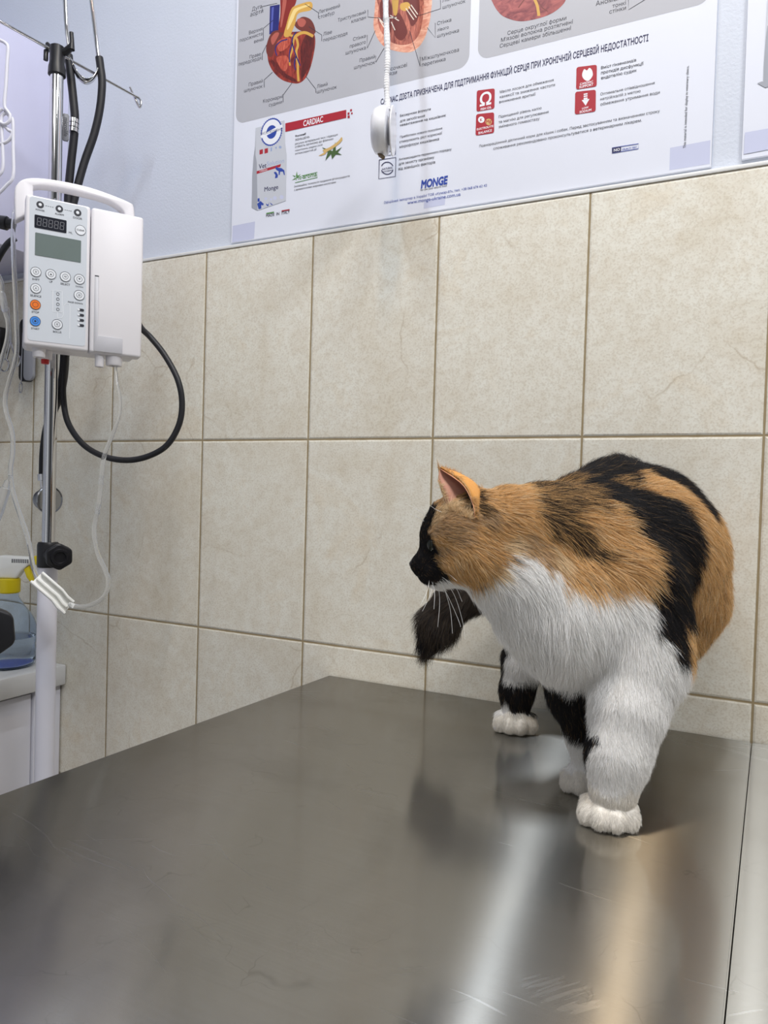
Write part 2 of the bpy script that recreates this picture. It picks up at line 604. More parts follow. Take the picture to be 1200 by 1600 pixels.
# ------------------------------------------------------------------ steel examination table
def steel_material():
    m = bpy.data.materials.new('scratched_brushed_steel')
    m.use_nodes = True
    t = NT(m)
    bsdf = t.nt.nodes['Principled BSDF']
    tc = t.n('ShaderNodeTexCoord')
    P = tc.outputs['Object']
    mp = t.n('ShaderNodeMapping')
    mp.inputs['Scale'].default_value = (6, 900, 1)
    t.l(P, mp.inputs['Vector'])
    brush = t.noise(mp.outputs[0], 1.0, 3, 0.6)
    smear = t.noise(P, 7, 5, 0.6, 1.2)
    # fine random scratches: thin arcs from stretched, rotated noise
    scr = None
    for ang, sc in ((-0.25, (4, 260, 1)), (0.5, (7, 330, 1)), (-0.05, (9, 300, 1)), (-0.4, (3, 420, 1))):
        mm = t.n('ShaderNodeMapping', vector_type='TEXTURE')
        mm.inputs['Rotation'].default_value = (0, 0, ang)
        mm.inputs['Scale'].default_value = (1 / sc[0], 1 / sc[1], 1)
        wn = t.n('ShaderNodeTexNoise')
        wn.inputs['Scale'].default_value = 9
        t.l(P, wn.inputs['Vector'])
        va = t.n('ShaderNodeVectorMath', operation='MULTIPLY_ADD')
        t.l(wn.outputs['Color'], va.inputs[0])
        va.inputs[1].default_value = (0.035, 0.035, 0)
        t.l(P, va.inputs[2])
        t.l(va.outputs[0], mm.inputs['Vector'])
        s = t.ramp(t.noise(mm.outputs[0], 1.0, 1, 0.4), [(0.735, 0.0), (0.77, 1.0)])
        scr = s if scr is None else t.math('MAXIMUM', scr, s)
    # hair-fine curly scratches
    wq = t.n('ShaderNodeTexNoise')
    wq.inputs['Scale'].default_value = 22
    wq.inputs['Detail'].default_value = 3
    t.l(P, wq.inputs['Vector'])
    vq = t.n('ShaderNodeVectorMath', operation='MULTIPLY_ADD')
    t.l(wq.outputs['Color'], vq.inputs[0])
    vq.inputs[1].default_value = (0.09, 0.09, 0)
    t.l(P, vq.inputs[2])
    vo = t.n('ShaderNodeTexVoronoi', feature='DISTANCE_TO_EDGE')
    vo.inputs['Scale'].default_value = 20
    t.l(vq.outputs[0], vo.inputs['Vector'])
    curl = t.math('MULTIPLY', t.ramp(vo.outputs['Distance'], [(0.0, 1.0), (0.010, 0.0)]), t.ramp(t.noise(P, 16, 3, 0.6), [(0.50, 0.0), (0.62, 1.0)]))
    # a rubbed pale patch near the front edge
    sp = t.n('ShaderNodeSeparateXYZ')
    t.l(P, sp.inputs[0])
    rx_ = t.math('DIVIDE', t.math('SUBTRACT', sp.outputs['X'], 0.909), 0.026)
    ry_ = t.math('DIVIDE', t.math('ADD', sp.outputs['Y'], 0.527), 0.018)
    rr = t.math('ADD', t.math('MULTIPLY', rx_, rx_), t.math('MULTIPLY', ry_, ry_))
    rm = t.n('ShaderNodeMapping', vector_type='TEXTURE')
    rm.inputs['Rotation'].default_value = (0, 0, 0.9)
    rm.inputs['Scale'].default_value = (1 / 30, 1 / 420, 1)
    t.l(P, rm.inputs['Vector'])
    rub = t.math('MULTIPLY', t.ramp(rr, [(0.35, 1.0), (1.0, 0.0)]), t.ramp(t.noise(rm.outputs[0], 1.0, 2), [(0.46, 0.0), (0.60, 1.0)]))
    smask = t.ramp(t.noise(P, 5.5, 3, 0.6), [(0.40, 0.0), (0.62, 1.0)])
    scr = t.math('MULTIPLY', scr, smask)
    base = t.mix(brush, lin(170, 167, 160), lin(182, 179, 172))
    base = t.mix(t.math('MULTIPLY', t.ramp(smear, [(0.48, 0.0), (0.72, 1.0)]), 0.30), base, lin(148, 145, 137))
    base = t.mix(t.math('MULTIPLY', scr, 0.22), base, lin(205, 203, 198))
    base = t.mix(t.math('MULTIPLY', curl, 0.30), base, lin(112, 110, 105))
    base = t.mix(t.math('MULTIPLY', rub, 0.16), base, lin(222, 221, 218))
    t.nt.nodes.remove(bsdf)
    bsdf = t.n('ShaderNodeBsdfAnisotropic', distribution='MULTI_GGX')
    clear = t.n('ShaderNodeBsdfAnisotropic', distribution='MULTI_GGX')
    both = t.n('ShaderNodeMixShader')
    both.inputs[0].default_value = 0.48
    t.l(bsdf.outputs[0], both.inputs[1])
    t.l(clear.outputs[0], both.inputs[2])
    t.l(both.outputs[0], t.nt.nodes['Material Output'].inputs['Surface'])
    t.l(base, clear.inputs['Color'])
    clear.inputs['Roughness'].default_value = 0.14
    clear.inputs['Anisotropy'].default_value = 0.30
    clear.inputs['Rotation'].default_value = STEEL_ROT
    t.l(base, bsdf.inputs['Color'])
    r = t.math('ADD', 0.225, t.math('MULTIPLY', smear, 0.05))
    r = t.math('ADD', r, t.math('ADD', t.math('MULTIPLY', rub, 0.05), t.math('MULTIPLY', scr, 0.08)))
    t.l(r, bsdf.inputs['Roughness'])
    bsdf.inputs['Anisotropy'].default_value = 0.80
    bsdf.inputs['Rotation'].default_value = STEEL_ROT
    tan = t.n('ShaderNodeTangent', direction_type='UV_MAP')
    t.l(tan.outputs[0], bsdf.inputs['Tangent'])
    t.l(tan.outputs[0], clear.inputs['Tangent'])
    bp = t.n('ShaderNodeBump')
    bp.inputs['Strength'].default_value = 0.035
    bp.inputs['Distance'].default_value = 0.0006
    t.l(t.math('ADD', t.math('MULTIPLY', brush, 0.25), t.math('ADD', t.math('MULTIPLY', scr, 0.3), t.math('MULTIPLY', t.noise(P, 3.0, 2), 0.0))), bp.inputs['Height'])
    t.l(bp.outputs['Normal'], bsdf.inputs['Normal'])
    t.l(bp.outputs['Normal'], clear.inputs['Normal'])
    return m


STEEL_ROT = -0.005
M_STEEL = steel_material()
M_STEEL2 = mat('dull_steel', lin(150, 150, 148), 0.4, 1.0)
TX0B, TX0F = 0.448, 0.4135                  # left edge at the wall / at the front
TYB, TYF = -0.0015, -0.80
SEAM_B, SEAM_F = 1.0005, 0.983
table = thing('examination_table', 'scratched stainless steel examination table the cat stands on', 'table', (0.9, -0.4, 0))


def panel(corners, name):
    bm = bmesh.new()
    vs = [bm.verts.new(c) for c in corners]
    f = bm.faces.new(vs)
    f.normal_update()
    r = bmesh.ops.extrude_face_region(bm, geom=[f])
    bmesh.ops.translate(bm, vec=(0, 0, -0.035), verts=[q for q in r['geom'] if isinstance(q, bmesh.types.BMVert)])
    bmesh.ops.recalc_face_normals(bm, faces=bm.faces)
    bmesh.ops.bevel(bm, geom=bm.edges[:], offset=0.0009, segments=2, affect='EDGES')
    uv = bm.loops.layers.uv.new('brush')
    for fc in bm.faces:
        for lp in fc.loops:
            lp[uv].uv = (lp.vert.co.x, lp.vert.co.y)
    mb = MB()
    mb.bm.free()
    mb.bm = bm
    return mb.build(name, M_STEEL, table, local=False, angle=30, fix=False)


panel([(TX0B, TYB, TZ), (TX0F, TYF, TZ), (SEAM_F - 0.0004, TYF, TZ), (SEAM_B - 0.0004, TYB, TZ)], 'steel_top')
panel([(SEAM_B + 0.0004, TYB, TZ), (SEAM_F + 0.0004, TYF, TZ), (1.45, TYF, TZ), (1.45, TYB, TZ)], 'steel_top')
for x, y in ((0.50, -0.07), (0.50, -0.73), (1.38, -0.07), (1.38, -0.73)):
    MB().box((x - 0.02, y - 0.02, 0), (x + 0.02, y + 0.02, TZ - 0.035), bevel=0.003).build('leg', M_STEEL2, table, local=False)
for y in (-0.745, -0.05):
    MB().box((0.47, y - 0.01, TZ - 0.09), (1.41, y + 0.01, TZ - 0.034)).build('rail', M_STEEL2, table, local=False)

# ================================================================== POSTERS
def flat_mat(name, color, rough=0.45):
    return mat(name, color, rough, noise_amt=0.02, noise_scale=8)


M_POSTER = mat('poster_film', lin(222, 225, 236), 0.32, noise_amt=0.01)
INK = {k: flat_mat('ink_' + k, lin(*c)) for k, c in dict(
    black=(44, 44, 56), navy=(46, 46, 84), grey=(178, 179, 186), red=(168, 38, 52), white=(232, 234, 240), blue=(44, 70, 160),
    lilac=(196, 200, 224), green=(86, 140, 70), tan=(206, 172, 110), bag=(196, 199, 207), bagside=(160, 163, 172), paleblue=(150, 165, 200),
    gold=(206, 160, 76), heart=(130, 34, 28), atrium=(112, 52, 46), aorta=(132, 40, 34), vein=(36, 40, 110), peach=(226, 160, 132),
    cavity=(108, 42, 36), muscle=(184, 100, 82), chord=(226, 214, 200), mauve=(148, 58, 66), leaf=(70, 96, 52)).items()}


def ink_streaks(name, c1, c2, scale, squash):
    m = bpy.data.materials.new(name)
    m.use_nodes = True
    t = NT(m)
    tc = t.n('ShaderNodeTexCoord')
    mp = t.n('ShaderNodeMapping')
    mp.inputs['Scale'].default_value = squash
    mp.inputs['Rotation'].default_value = (0, 0.5, 0)
    t.l(tc.outputs['Object'], mp.inputs['Vector'])
    f = t.noise(mp.outputs[0], scale, 5, 0.6, 1.0)
    t.l(t.ramp(f, [(0.35, c1), (0.65, c2)]), t.nt.nodes['Principled BSDF'].inputs['Base Color'])
    t.nt.nodes['Principled BSDF'].inputs['Roughness'].default_value = 0.45
    return m


INK['heart'] = ink_streaks('ink_heart', lin(92, 22, 20), lin(168, 62, 48), 60, (2.4, 1, 0.8))
INK['peach'] = ink_streaks('ink_peach', lin(206, 128, 104), lin(236, 184, 158), 70, (1, 1, 2))
INK['muscle'] = ink_streaks('ink_muscle', lin(120, 50, 42), lin(206, 122, 100), 90, (2.5, 1, 0.6))
INK['mauve'] = ink_streaks('ink_mauve', lin(116, 42, 52), lin(176, 92, 88), 60, (1, 1, 1.6))

POSTER_Y = 0.0045
LAY = [0]


def next_layer():
    LAY[0] += 1
    return POSTER_Y - 0.00008 - 0.000003 * LAY[0]


def print_text(name, lines, ink, parent, bold=0.0, vertical=False, shear=0.0, height=None):
    """lines: (text, pixel where the baseline starts, pixel where it ends); one printed block = one mesh"""
    y = next_layer()
    mb = MB()
    for s, p0, p1 in lines:
        a, e = on_wall(*p0, y), on_wall(*p1, y)
        pts2, tris = glyph_mesh(s, bold, shear)
        if len(pts2) == 0:
            continue
        co = np.concatenate([pts2, np.zeros((len(pts2), 1))], 1)
        n = len(co)
        x0, x1 = co[:, 0].min(), co[:, 0].max()
        if vertical:
            k = (e.z - a.z) / (x1 - x0)
            new = np.stack([a.x - co[:, 1] * k, np.full(n, y), a.z + (co[:, 0] - x0) * k], 1)
        else:
            k = (e.x - a.x) / (x1 - x0)
            kz = k if height is None else height * abs(on_wall(p0[0], p0[1], y).z - on_wall(p0[0], p0[1] - 1, y).z) / 0.73
            new = np.stack([a.x + (co[:, 0] - x0) * k, np.full(n, y), (a.z + e.z) / 2 + co[:, 1] * kz], 1)
        me = text_mesh(new, tris)
        mb.bm.from_mesh(me)
        bpy.data.meshes.remove(me)
    for f in mb.bm.faces:
        f.normal_update()
        if f.normal.y > 0:
            f.normal_flip()
    return mb.build(name, INK[ink], parent, smooth=False, local=False, fix=False)


def print_shape(name, polys, ink, parent):
    y = next_layer()
    mb = MB()
    for poly in polys:
        mb.poly([on_wall(px, py, y) for px, py in poly][::-1])
    for f in mb.bm.faces:
        f.normal_update()
    bmesh.ops.triangulate(mb.bm, faces=mb.bm.faces[:])
    for f in mb.bm.faces:
        f.normal_update()
        if f.normal.y > 0:
            f.normal_flip()
    return mb.build(name, INK[ink], parent, smooth=False, local=False, fix=False)


def print_lines(name, paths, width, ink, parent):
    """paths of pixels drawn as printed strokes of a given pixel width"""
    y = next_layer()
    mb = MB()
    for path in paths:
        P = [np.array(p, float) for p in path]
        P = [p for i, p in enumerate(P) if i == 0 or np.linalg.norm(p - P[i - 1]) > 1e-6]
        prev = None
        for i, p in enumerate(P):
            d = P[min(i + 1, len(P) - 1)] - P[max(i - 1, 0)]
            d /= np.linalg.norm(d) + 1e-9
            w = np.array([-d[1], d[0]]) * width / 2
            cur = (mb.bm.verts.new(on_wall(*(p - w), y)), mb.bm.verts.new(on_wall(*(p + w), y)))
            if prev:
                mb.bm.faces.new((prev[0], prev[1], cur[1], cur[0]))
            prev = cur
    for f in mb.bm.faces:
        f.normal_update()
        if f.normal.y > 0:
            f.normal_flip()
    return mb.build(name, INK[ink], parent, smooth=False, local=False, fix=False)


def spl(pts, closed=True, sub=6):
    return [(p.x, p.y) for p in smooth_path([(x, y, 0) for x, y in pts], sub, closed)]


def c5(*pts):
    return [(350 + x / 2.927, y / 2.927) for x, y in pts]


def c6(*pts):
    return [(360 + x / 2.857, 150 + y / 2.857) for x, y in pts]


def c7(*pts):
    return [(720 + x / 2.5, y / 2.5) for x, y in pts]


def cb(*pts):
    return [(380 + x / 6.667, 170 + y / 6.667) for x, y in pts]


def circ(cx, cy, r, n=20, k=1.0):
    return [(cx + r * k * math.cos(2 * math.pi * i / n), cy + r * math.sin(2 * math.pi * i / n)) for i in range(n)]


def wall_rect(x0, z0, x1, z1, y):
    return [(x0, y, z0), (x1, y, z0), (x1, y, z1), (x0, y, z1)]


pl, pr = on_wall(361, 380, POSTER_Y), on_wall(1113.5, 257.5, POSTER_Y)
pz = pl.z
poster = thing('heart_poster', 'large white veterinary heart diet poster with anatomical hearts above the tiles', 'poster', (pl.x, POSTER_Y, pz))
PX1 = on_wall(1117, 120, POSTER_Y).x
MB().box((pl.x, POSTER_Y, pz), (PX1, PAINT_Y - 0.0002, pz + 0.62), bevel=0.0004, seg=1).build('sheet', M_POSTER, poster, local=False)
ztop = pz + 0.615


def grey_panel(xl, xr, zb):
    y = next_layer()
    mb = MB()
    mb.poly([(x, y, z) for x, z in rounded(xl, zb, xr, ztop, 0.016, 8)])
    return mb.build('grey_panel', INK['grey'], poster, smooth=False, local=False)


grey_panel(on_wall(370, 120, POSTER_Y).x, on_wall(734.5, 50, POSTER_Y).x, on_wall(395, 188, POSTER_Y).z)
grey_panel(on_wall(748, 40, POSTER_Y).x, on_wall(1112, 0, POSTER_Y).x, on_wall(765, 90, POSTER_Y).z)
print_shape('corner_patch', [[(363.5, 353), (398.5, 346), (397, 373), (362.5, 379)]], 'lilac', poster)
print_shape('corner_patch', [[(1047, 231), (1110, 219), (1109, 256), (1046, 266)]], 'lilac', poster)
print_shape('corner_patch', [[(663, 313), (696, 307), (695, 320), (662, 326)]], 'lilac', poster)

# --- whole heart
h1 = print_shape('heart_picture', [spl(c5((200, 265), (207, 295), (228, 332), (265, 365), (310, 380), (345, 380), (375, 355), (395, 310), (410, 250), (418, 190), (410, 150), (385, 140), (330, 145), (270, 145), (235, 150), (205, 180), (196, 220)))], 'heart', poster)
print_shape('vena_cava', [c5((210, 28), (255, 20), (250, 145), (207, 158))], 'vein', h1)
print_shape('atrium', [spl(c5((196, 200), (218, 150), (255, 138), (270, 158), (240, 200), (226, 245), (210, 262), (194, 240)))], 'atrium', h1)
print_shape('atrium', [spl(c5((323, 112), (355, 78), (392, 86), (412, 115), (417, 152), (388, 150), (345, 138)))], 'atrium', h1)
print_shape('aorta', [spl(c5((264, -40), (330, -40), (328, 15), (300, 60), (284, 138), (250, 140), (258, 60)))], 'aorta', h1)
print_shape('pulmonary_trunk', [spl(c5((306, 45), (330, 25), (396, 8), (399, 45), (340, 62), (325, 110), (300, 165), (274, 163), (286, 110)))], 'gold', h1)
INK['deep'] = ink_streaks('ink_deep', lin(70, 16, 18), lin(110, 34, 30), 80, (2.4, 1, 0.8))
INK['bright'] = ink_streaks('ink_bright', lin(160, 54, 42), lin(204, 104, 80), 110, (3.0, 1, 0.7))
INK['paleyellow'] = flat_mat('ink_pale_yellow', lin(232, 206, 136))
INK['rose'] = flat_mat('ink_rose', lin(176, 92, 80))
INK['blueshine'] = flat_mat('ink_blue_shine', lin(84, 92, 170))
print_shape('heart_detail', [spl(c5((375, 160), (410, 165), (412, 200), (402, 250), (385, 310), (365, 350), (352, 362), (352, 300), (350, 220)))], 'deep', h1)
print_shape('heart_detail', [spl(c5((215, 285), (240, 320), (275, 352), (315, 372), (335, 374), (320, 358), (280, 335), (245, 300), (222, 275)))], 'deep', h1)
print_shape('heart_detail', [spl(c5((245, 190), (285, 170), (305, 180), (296, 210), (262, 235), (246, 222)))], 'bright', h1)
print_shape('heart_detail', [spl(c5((240, 265), (285, 255), (296, 290), (280, 325), (255, 305)))], 'bright', h1)
print_shape('heart_detail', [spl(c5((335, 90), (360, 84), (375, 100), (362, 122), (342, 118)))], 'rose', h1)
print_shape('heart_detail', [spl(c5((215, 175), (235, 150), (252, 152), (240, 180), (222, 205)))], 'rose', h1)
print_shape('heart_detail', [spl(c5((272, -20), (286, -20), (284, 20), (274, 70), (264, 120), (258, 118), (264, 60)))], 'rose', h1)
print_shape('heart_detail', [spl(c5((316, 48), (332, 36), (385, 20), (386, 28), (336, 50), (316, 90), (296, 130), (288, 132), (298, 90)))], 'paleyellow', h1)
print_shape('heart_detail', [c5((218, 34), (228, 31), (222, 140), (214, 143))], 'blueshine', h1)
OS = lambda *p: spl(c5(*p), closed=False, sub=5)
print_lines('coronary_fat', [OS((275, 152), (300, 160), (328, 172), (338, 205), (330, 240), (337, 290), (338, 330), (341, 372))], 3.6, 'gold', h1)
print_lines('coronary_fat', [OS((328, 165), (350, 152), (375, 150), (408, 166))], 4.6, 'gold', h1)
print_lines('coronary_fat', [OS((325, 160), (318, 190), (312, 230), (300, 270), (302, 300))], 2.4, 'gold', h1)
print_lines('coronary_vein', [OS((330, 145), (313, 175), (314, 205), (328, 250), (348, 300)), OS((290, 180), (262, 188), (240, 208), (235, 230), (242, 255)), OS((313, 195), (300, 240), (300, 285)), OS((330, 255), (322, 290), (326, 320))], 1.8, 'vein', h1)

# --- cut heart
h2 = print_shape('heart_picture', [spl(c5((690, -60), (692, 0), (688, 60), (684, 120), (700, 172), (732, 212), (780, 232), (840, 240), (880, 225), (915, 180), (935, 120), (946, 60), (940, -30), (820, -70)))], 'peach', poster)
print_shape('heart_wall', [spl(c5((700, -40), (706, 30), (704, 100), (722, 150), (760, 190), (812, 206), (858, 196), (890, 160), (905, 110), (912, 50), (905, -30), (820, -60)))], 'muscle', h2)
print_shape('chamber', [spl(c5((712, 20), (740, -20), (765, 20), (770, 90), (760, 150), (738, 120), (716, 80))), spl(c5((772, 80), (800, 60), (825, 100), (838, 150), (812, 185), (780, 160))),
                        spl(c5((822, -10), (880, -20), (895, 30), (885, 90), (860, 120), (845, 90), (828, 40)))], 'cavity', h2)
print_shape('heart_valve', [spl(c5((768, -30), (798, -30), (792, 60), (775, 62))), spl(c5((808, 18), (840, 10), (852, 30), (830, 50), (808, 42)))], 'gold', h2)
print_lines('tendon_cord', [c5((832, 38), (868, 90)), c5((845, 30), (880, 80)), c5((855, 22), (886, 66)), c5((760, 70), (800, 95)), c5((756, 82), (790, 80)), c5((712, 92), (735, 130)), c5((706, 80), (728, 105)), c5((765, 100), (782, 138))], 1.5, 'chord', h2)
# --- rounded heart
h3 = print_shape('heart_picture', [spl(c7((130, -110), (110, -60), (108, -25), (122, 5), (140, 38), (170, 66), (228, 83), (290, 75), (350, 55), (392, 25), (412, -5), (418, -50), (395, -105), (330, -140), (260, -125), (190, -140)))], 'mauve', poster)
print_lines('coronary_fat', [spl(c7((285, -10), (298, 20), (302, 40), (305, 62)), closed=False, sub=5)], 4.5, 'gold', h3)
print_lines('coronary_vein', [c7((292, -10), (318, 30), (340, 45)), c7((250, -5), (225, 30))], 1.6, 'atrium', h3)

T = lambda *lines, ink='black', name='printed_label', **kw: print_text(name, lines, ink, poster, **kw)
T(('Дуга', (393.7, 17), (409, 13)), ('аорти', (391, 25.6), (411, 20.5)))
T(('Легеневий', (497.6, 21), (531, 12)), ('стовбур', (497.6, 29.5), (522.5, 22.5)))
T(('Верхня', (389, 53.5), (410, 48)), ('порожниста', (374.6, 65), (410, 56)), ('вена', (397, 67.5), (410, 64)))
T(('Ліве', (505, 56), (518.5, 52.5)), ('передсердя', (505, 65), (542.5, 55)))
T(('Праве', (390, 91.5), (407.4, 87)), ('передсердя', (373, 102.5), (408, 93.5)))
T(('Правий', (388.6, 135), (410.5, 129)), ('шлуночок', (381.4, 144.5), (410, 137)))
T(('Лівий', (495, 138), (511.6, 133.5)), ('шлуночок', (495, 146.5), (526, 138)))
T(('Коронарні', (411, 161), (441.6, 153)), ('судини', (420, 167), (440.5, 161.5)))
T(('Тристулковий', (527.7, 33.5), (571.4, 22)), ('клапан', (549, 36), (571.4, 30)))
T(('Стінка', (551.6, 64), (571.4, 58.8)), ('правого', (546.5, 75), (571.4, 68)), ('шлуночка', (540, 85.5), (571.4, 77)))
T(('Правий', (561.8, 97.4), (585.7, 91)), ('шлуночок', (553, 108.6), (585.7, 99.5)))
T(('Сосочкові', (601, 113), (636, 103.5)), ("м'язи", (601, 120.5), (620, 115.5)))
T(('Міжшлуночкова', (659, 95.5), (717, 80)), ('перетинка', (659, 104.5), (696, 94.5)))
T(('Лівий', (691, 4), (711, -2)), ('шлуночок', (691.6, 14.3), (727, 4)))
T(('Стінка', (683, 39.5), (705, 33.5)), ('лівого', (683, 49.5), (701, 44.5)), ('шлуночка', (683, 59.5), (717, 49.5)))
T(('Серце округлої форми', (792.8, 54.8), (884.8, 30.8)), ("М'язові волокна розтягнені", (782.8, 65.5), (894.8, 37)), ('Серцеві камери збільшенні', (780.8, 75), (892, 46.5)))
T(('Аномальні', (930.8, 9), (985, -4.5)), ('тонкі', (956.8, 12.5), (978, 7)), ('стінки', (952, 21.5), (978, 15)))
for ll in ([c5((175, 52), (175, 30), (243, 15)), c5((432, 82), (432, 58), (370, 18)), c5((180, 185), (180, 130), (225, 92)), c5((447, 188), (447, 160), (388, 122)),
                            c5((175, 275), (175, 245), (195, 205)), c5((184, 400), (184, 365), (222, 330)), c5((420, 425), (420, 408), (375, 350)), c5((270, 468), (270, 435), (312, 378)),
                            c5((658, 45), (658, 78), (735, 84)), c5((655, 160), (655, 220), (692, 140)), c5((694, 255), (694, 285), (732, 220)), c5((738, 350), (738, 310), (744, 300)),
                            c5((897, 260), (897, 303), (848, 140)), c5((990, 0), (990, 40), (890, 72)), c5((966, 105), (966, 172), (928, 125)),
                            c7((655, -5), (655, 38), (720, -2))]):
    print_lines('leader_line', [ll], 0.8, 'black', poster)
T(('CARDIAC ДІЄТА ПРИЗНАЧЕНА ДЛЯ ПІДТРИМАННЯ ФУНКЦІЙ СЕРЦЯ ПРИ ХРОНІЧНІЙ СЕРЦЕВІЙ НЕДОСТАТНОСТІ', (594.6, 164), (1013, 63)), ink='navy', name='printed_heading', bold=0.018, height=9.0)
T(('Масло лосося для обмеження', (780.8, 146.5), (865, 126)), ('кахексії та зниження частоти', (780.8, 154), (867, 134)), ('виникнення аритмії', (780, 162), (837, 148.5)))
T(('Підвищений рівень калію', (779, 185.5), (846, 169.5)), ('та магнію для регулювання', (779, 193.5), (857, 176)), ('зміненого гомеостазу', (779, 201.5), (843, 186)))
T(('Вміст гінзенозидів', (939, 108.5), (994, 95)), ('протидія дисфункції', (939, 116.8), (1005.6, 100.5)), ('ендотелію судин', (939, 125), (994, 111)), bold=0.008)
T(('Оптимальне співвідношення', (938, 150), (1022.8, 130.5)), ('натрій/калій з метою', (938, 158), (1000.8, 143)), ('обмеження утримання води', (938, 166.5), (1030.8, 145)))
T(('Повнораціонний дієтичний корм для кішок і собак. Перед застосуванням та визначенням строку', (748.8, 232.5), (1031, 173)),
  ('споживання рекомендовано проконсультуватися з ветеринарним лікарем.', (770.8, 236.5), (1002.8, 187.5)))
T(('This material is intended for display in veterinary clinics.', (1071.5, 231), (1074, 103)), vertical=True)
T(('Беззернова формула', (625, 183.5), (673, 171)), ('для запобігання', (625, 191.5), (663.8, 182)), ('навантаження на кишківник', (625, 199), (696.7, 180.5)), bold=0.006)
T(('Пребіотики нового покоління', (625, 217), (690.8, 200.8)), ('стимулюють ріст корисної', (624, 225), (690.8, 208.5)), ('мікрофлори кишківника', (624, 233), (686, 217.5)), bold=0.006)
T(('Антиоксиданти первинного порядку', (623, 252), (705.5, 233.5)), ('для захисту організму', (623, 259.5), (678.5, 246)), ('від зовнішніх факторів', (622.5, 267.5), (680, 253.5)), bold=0.006)
T(('Fit-aroma®', (461, 214.5), (478, 210)), ink='black', bold=0.02, shear=0.2)
T(('ЖЕНЬШЕНЬ', (461, 220.5), (483.5, 215)), ('регулює артеріальний тиск і підвищує', (461, 226.7), (527.7, 211)), ('стійкість організму до фізичних', (461, 231.8), (521, 217.5)),
  ('навантажень завдяки своїй', (461, 236.8), (503.7, 227)), ('антиоксидантній дії', (461, 242), (494.7, 234.2)))
T(('Інноваційна технологія поєднання фітоінгредієнтів', (459.5, 294), (546.5, 275)), ('з ароматичними жирними кислотами', (459.5, 299), (524.7, 285)))
T(('Fit-aroma', (462.5, 282), (495, 274.5)), ink='green', bold=0.01)
print_lines('logo_frame', [cb((540, 770), (772, 715), (772, 660), (610, 698))], 0.9, 'green', poster)
print_shape('logo_leaf', [cb((548, 700), (560, 650), (566, 700)), cb((556, 705), (600, 680), (570, 715)), cb((545, 700), (512, 690), (540, 715)), cb((545, 718), (505, 745), (548, 732))], 'green', poster)
T(('MONGE', (657.5, 295.5), (699.5, 285.5)), ink='blue', name='printed_logo', bold=0.045, shear=0.1, height=12.5)
T(('for the pets natural food', (657, 299.5), (698, 290)), ink='black')
T(('Офіційний імпортер в Україні ТОВ «Кумар-07», тел. +38 068 674 62 42', (599.8, 320), (760.8, 289.5)), ('www.monge-ukraine.com.ua', (636.5, 320.5), (719.5, 304.5)), ink='blue')

# --- ribbon, badge boxes and icons
rb = print_shape('red_ribbon', [[(445.8, 192.7), (541, 171.5), (541, 184), (445.8, 206)], [(543, 176), (546, 175.3), (546, 179), (543, 179.7)], [(547, 171), (550, 170.3), (550, 173.5), (547, 174.2)], [(543, 181), (546.5, 180.2), (546.5, 184), (543, 184.8)], [(548.5, 176), (551, 175.4), (551, 178), (548.5, 178.6)]], 'red', poster)
print_text('ribbon_lettering', [('CARDIAC', (473.8, 197.5), (504.6, 190))], 'white', rb, bold=0.02, height=9)


def badge(tl, tr, br, bl):
    tl, tr, br, bl = (np.array(q, float) for q in (tl, tr, br, bl))
    pts = [tuple((tl * (1 - u) + tr * u) * (1 - v) + (bl * (1 - u) + br * u) * v) for u, v in rounded(0, 0, 1, 1, 0.10, 4)]
    return print_shape('red_badge', [pts], 'red', poster)


b1 = badge((745, 141.5), (773, 138), (772.5, 169.5), (744.5, 174.5))
print_text('badge_lettering', [('Ω', (749.5, 166), (767.5, 162.5)), ('FISH OIL', (751, 172.5), (768, 169))], 'white', b1, bold=0.02)
b2 = badge((744, 178.5), (772, 175.4), (772, 207.5), (743, 212))
print_shape('badge_disc', [circ(752, 187, 5)], 'white', b2)
print_shape('badge_disc', [circ(763.5, 190.5, 5)], 'tan', b2)
print_text('badge_lettering', [('K', (750, 190), (754, 189)), ('Mg', (759.5, 193), (767.5, 191.3))], 'red', b2, bold=0.02)
print_text('badge_lettering', [('ELECTROLYTE', (745, 203.5), (771, 198.5)), ('BALANCE', (747.5, 209.5), (768.5, 205.5))], 'white', b2, bold=0.02)
b3 = badge((900.8, 105), (932.6, 101), (932.3, 134.8), (900, 140))
print_shape('badge_heart', [spl([(910, 114), (913, 108), (917, 110), (921, 106), (925, 110), (926, 118), (920, 126), (914, 125), (910, 120)])], 'white', b3)
print_text('badge_lettering', [('CARDIAC', (906, 133), (926.5, 128.7)), ('SUPPORT', (905, 138), (927, 133.5))], 'white', b3, bold=0.02)
b4 = badge((898.8, 143.5), (931, 140), (930.7, 174), (898, 179))
print_shape('badge_arrow', [[(909, 156.5), (921, 154.5), (915, 165)], [(912, 146.5), (918, 145.5), (918, 147.5), (912, 148.5)], [(912, 149.7), (918, 148.7), (918, 150.7), (912, 151.7)], [(912, 153), (918, 152), (918, 155.3), (912, 156.3)]], 'white', b4)
print_text('badge_lettering', [('LOW', (909.5, 171), (919.5, 169)), ('SODIUM', (905.5, 177), (924, 173))], 'white', b4, bold=0.02)
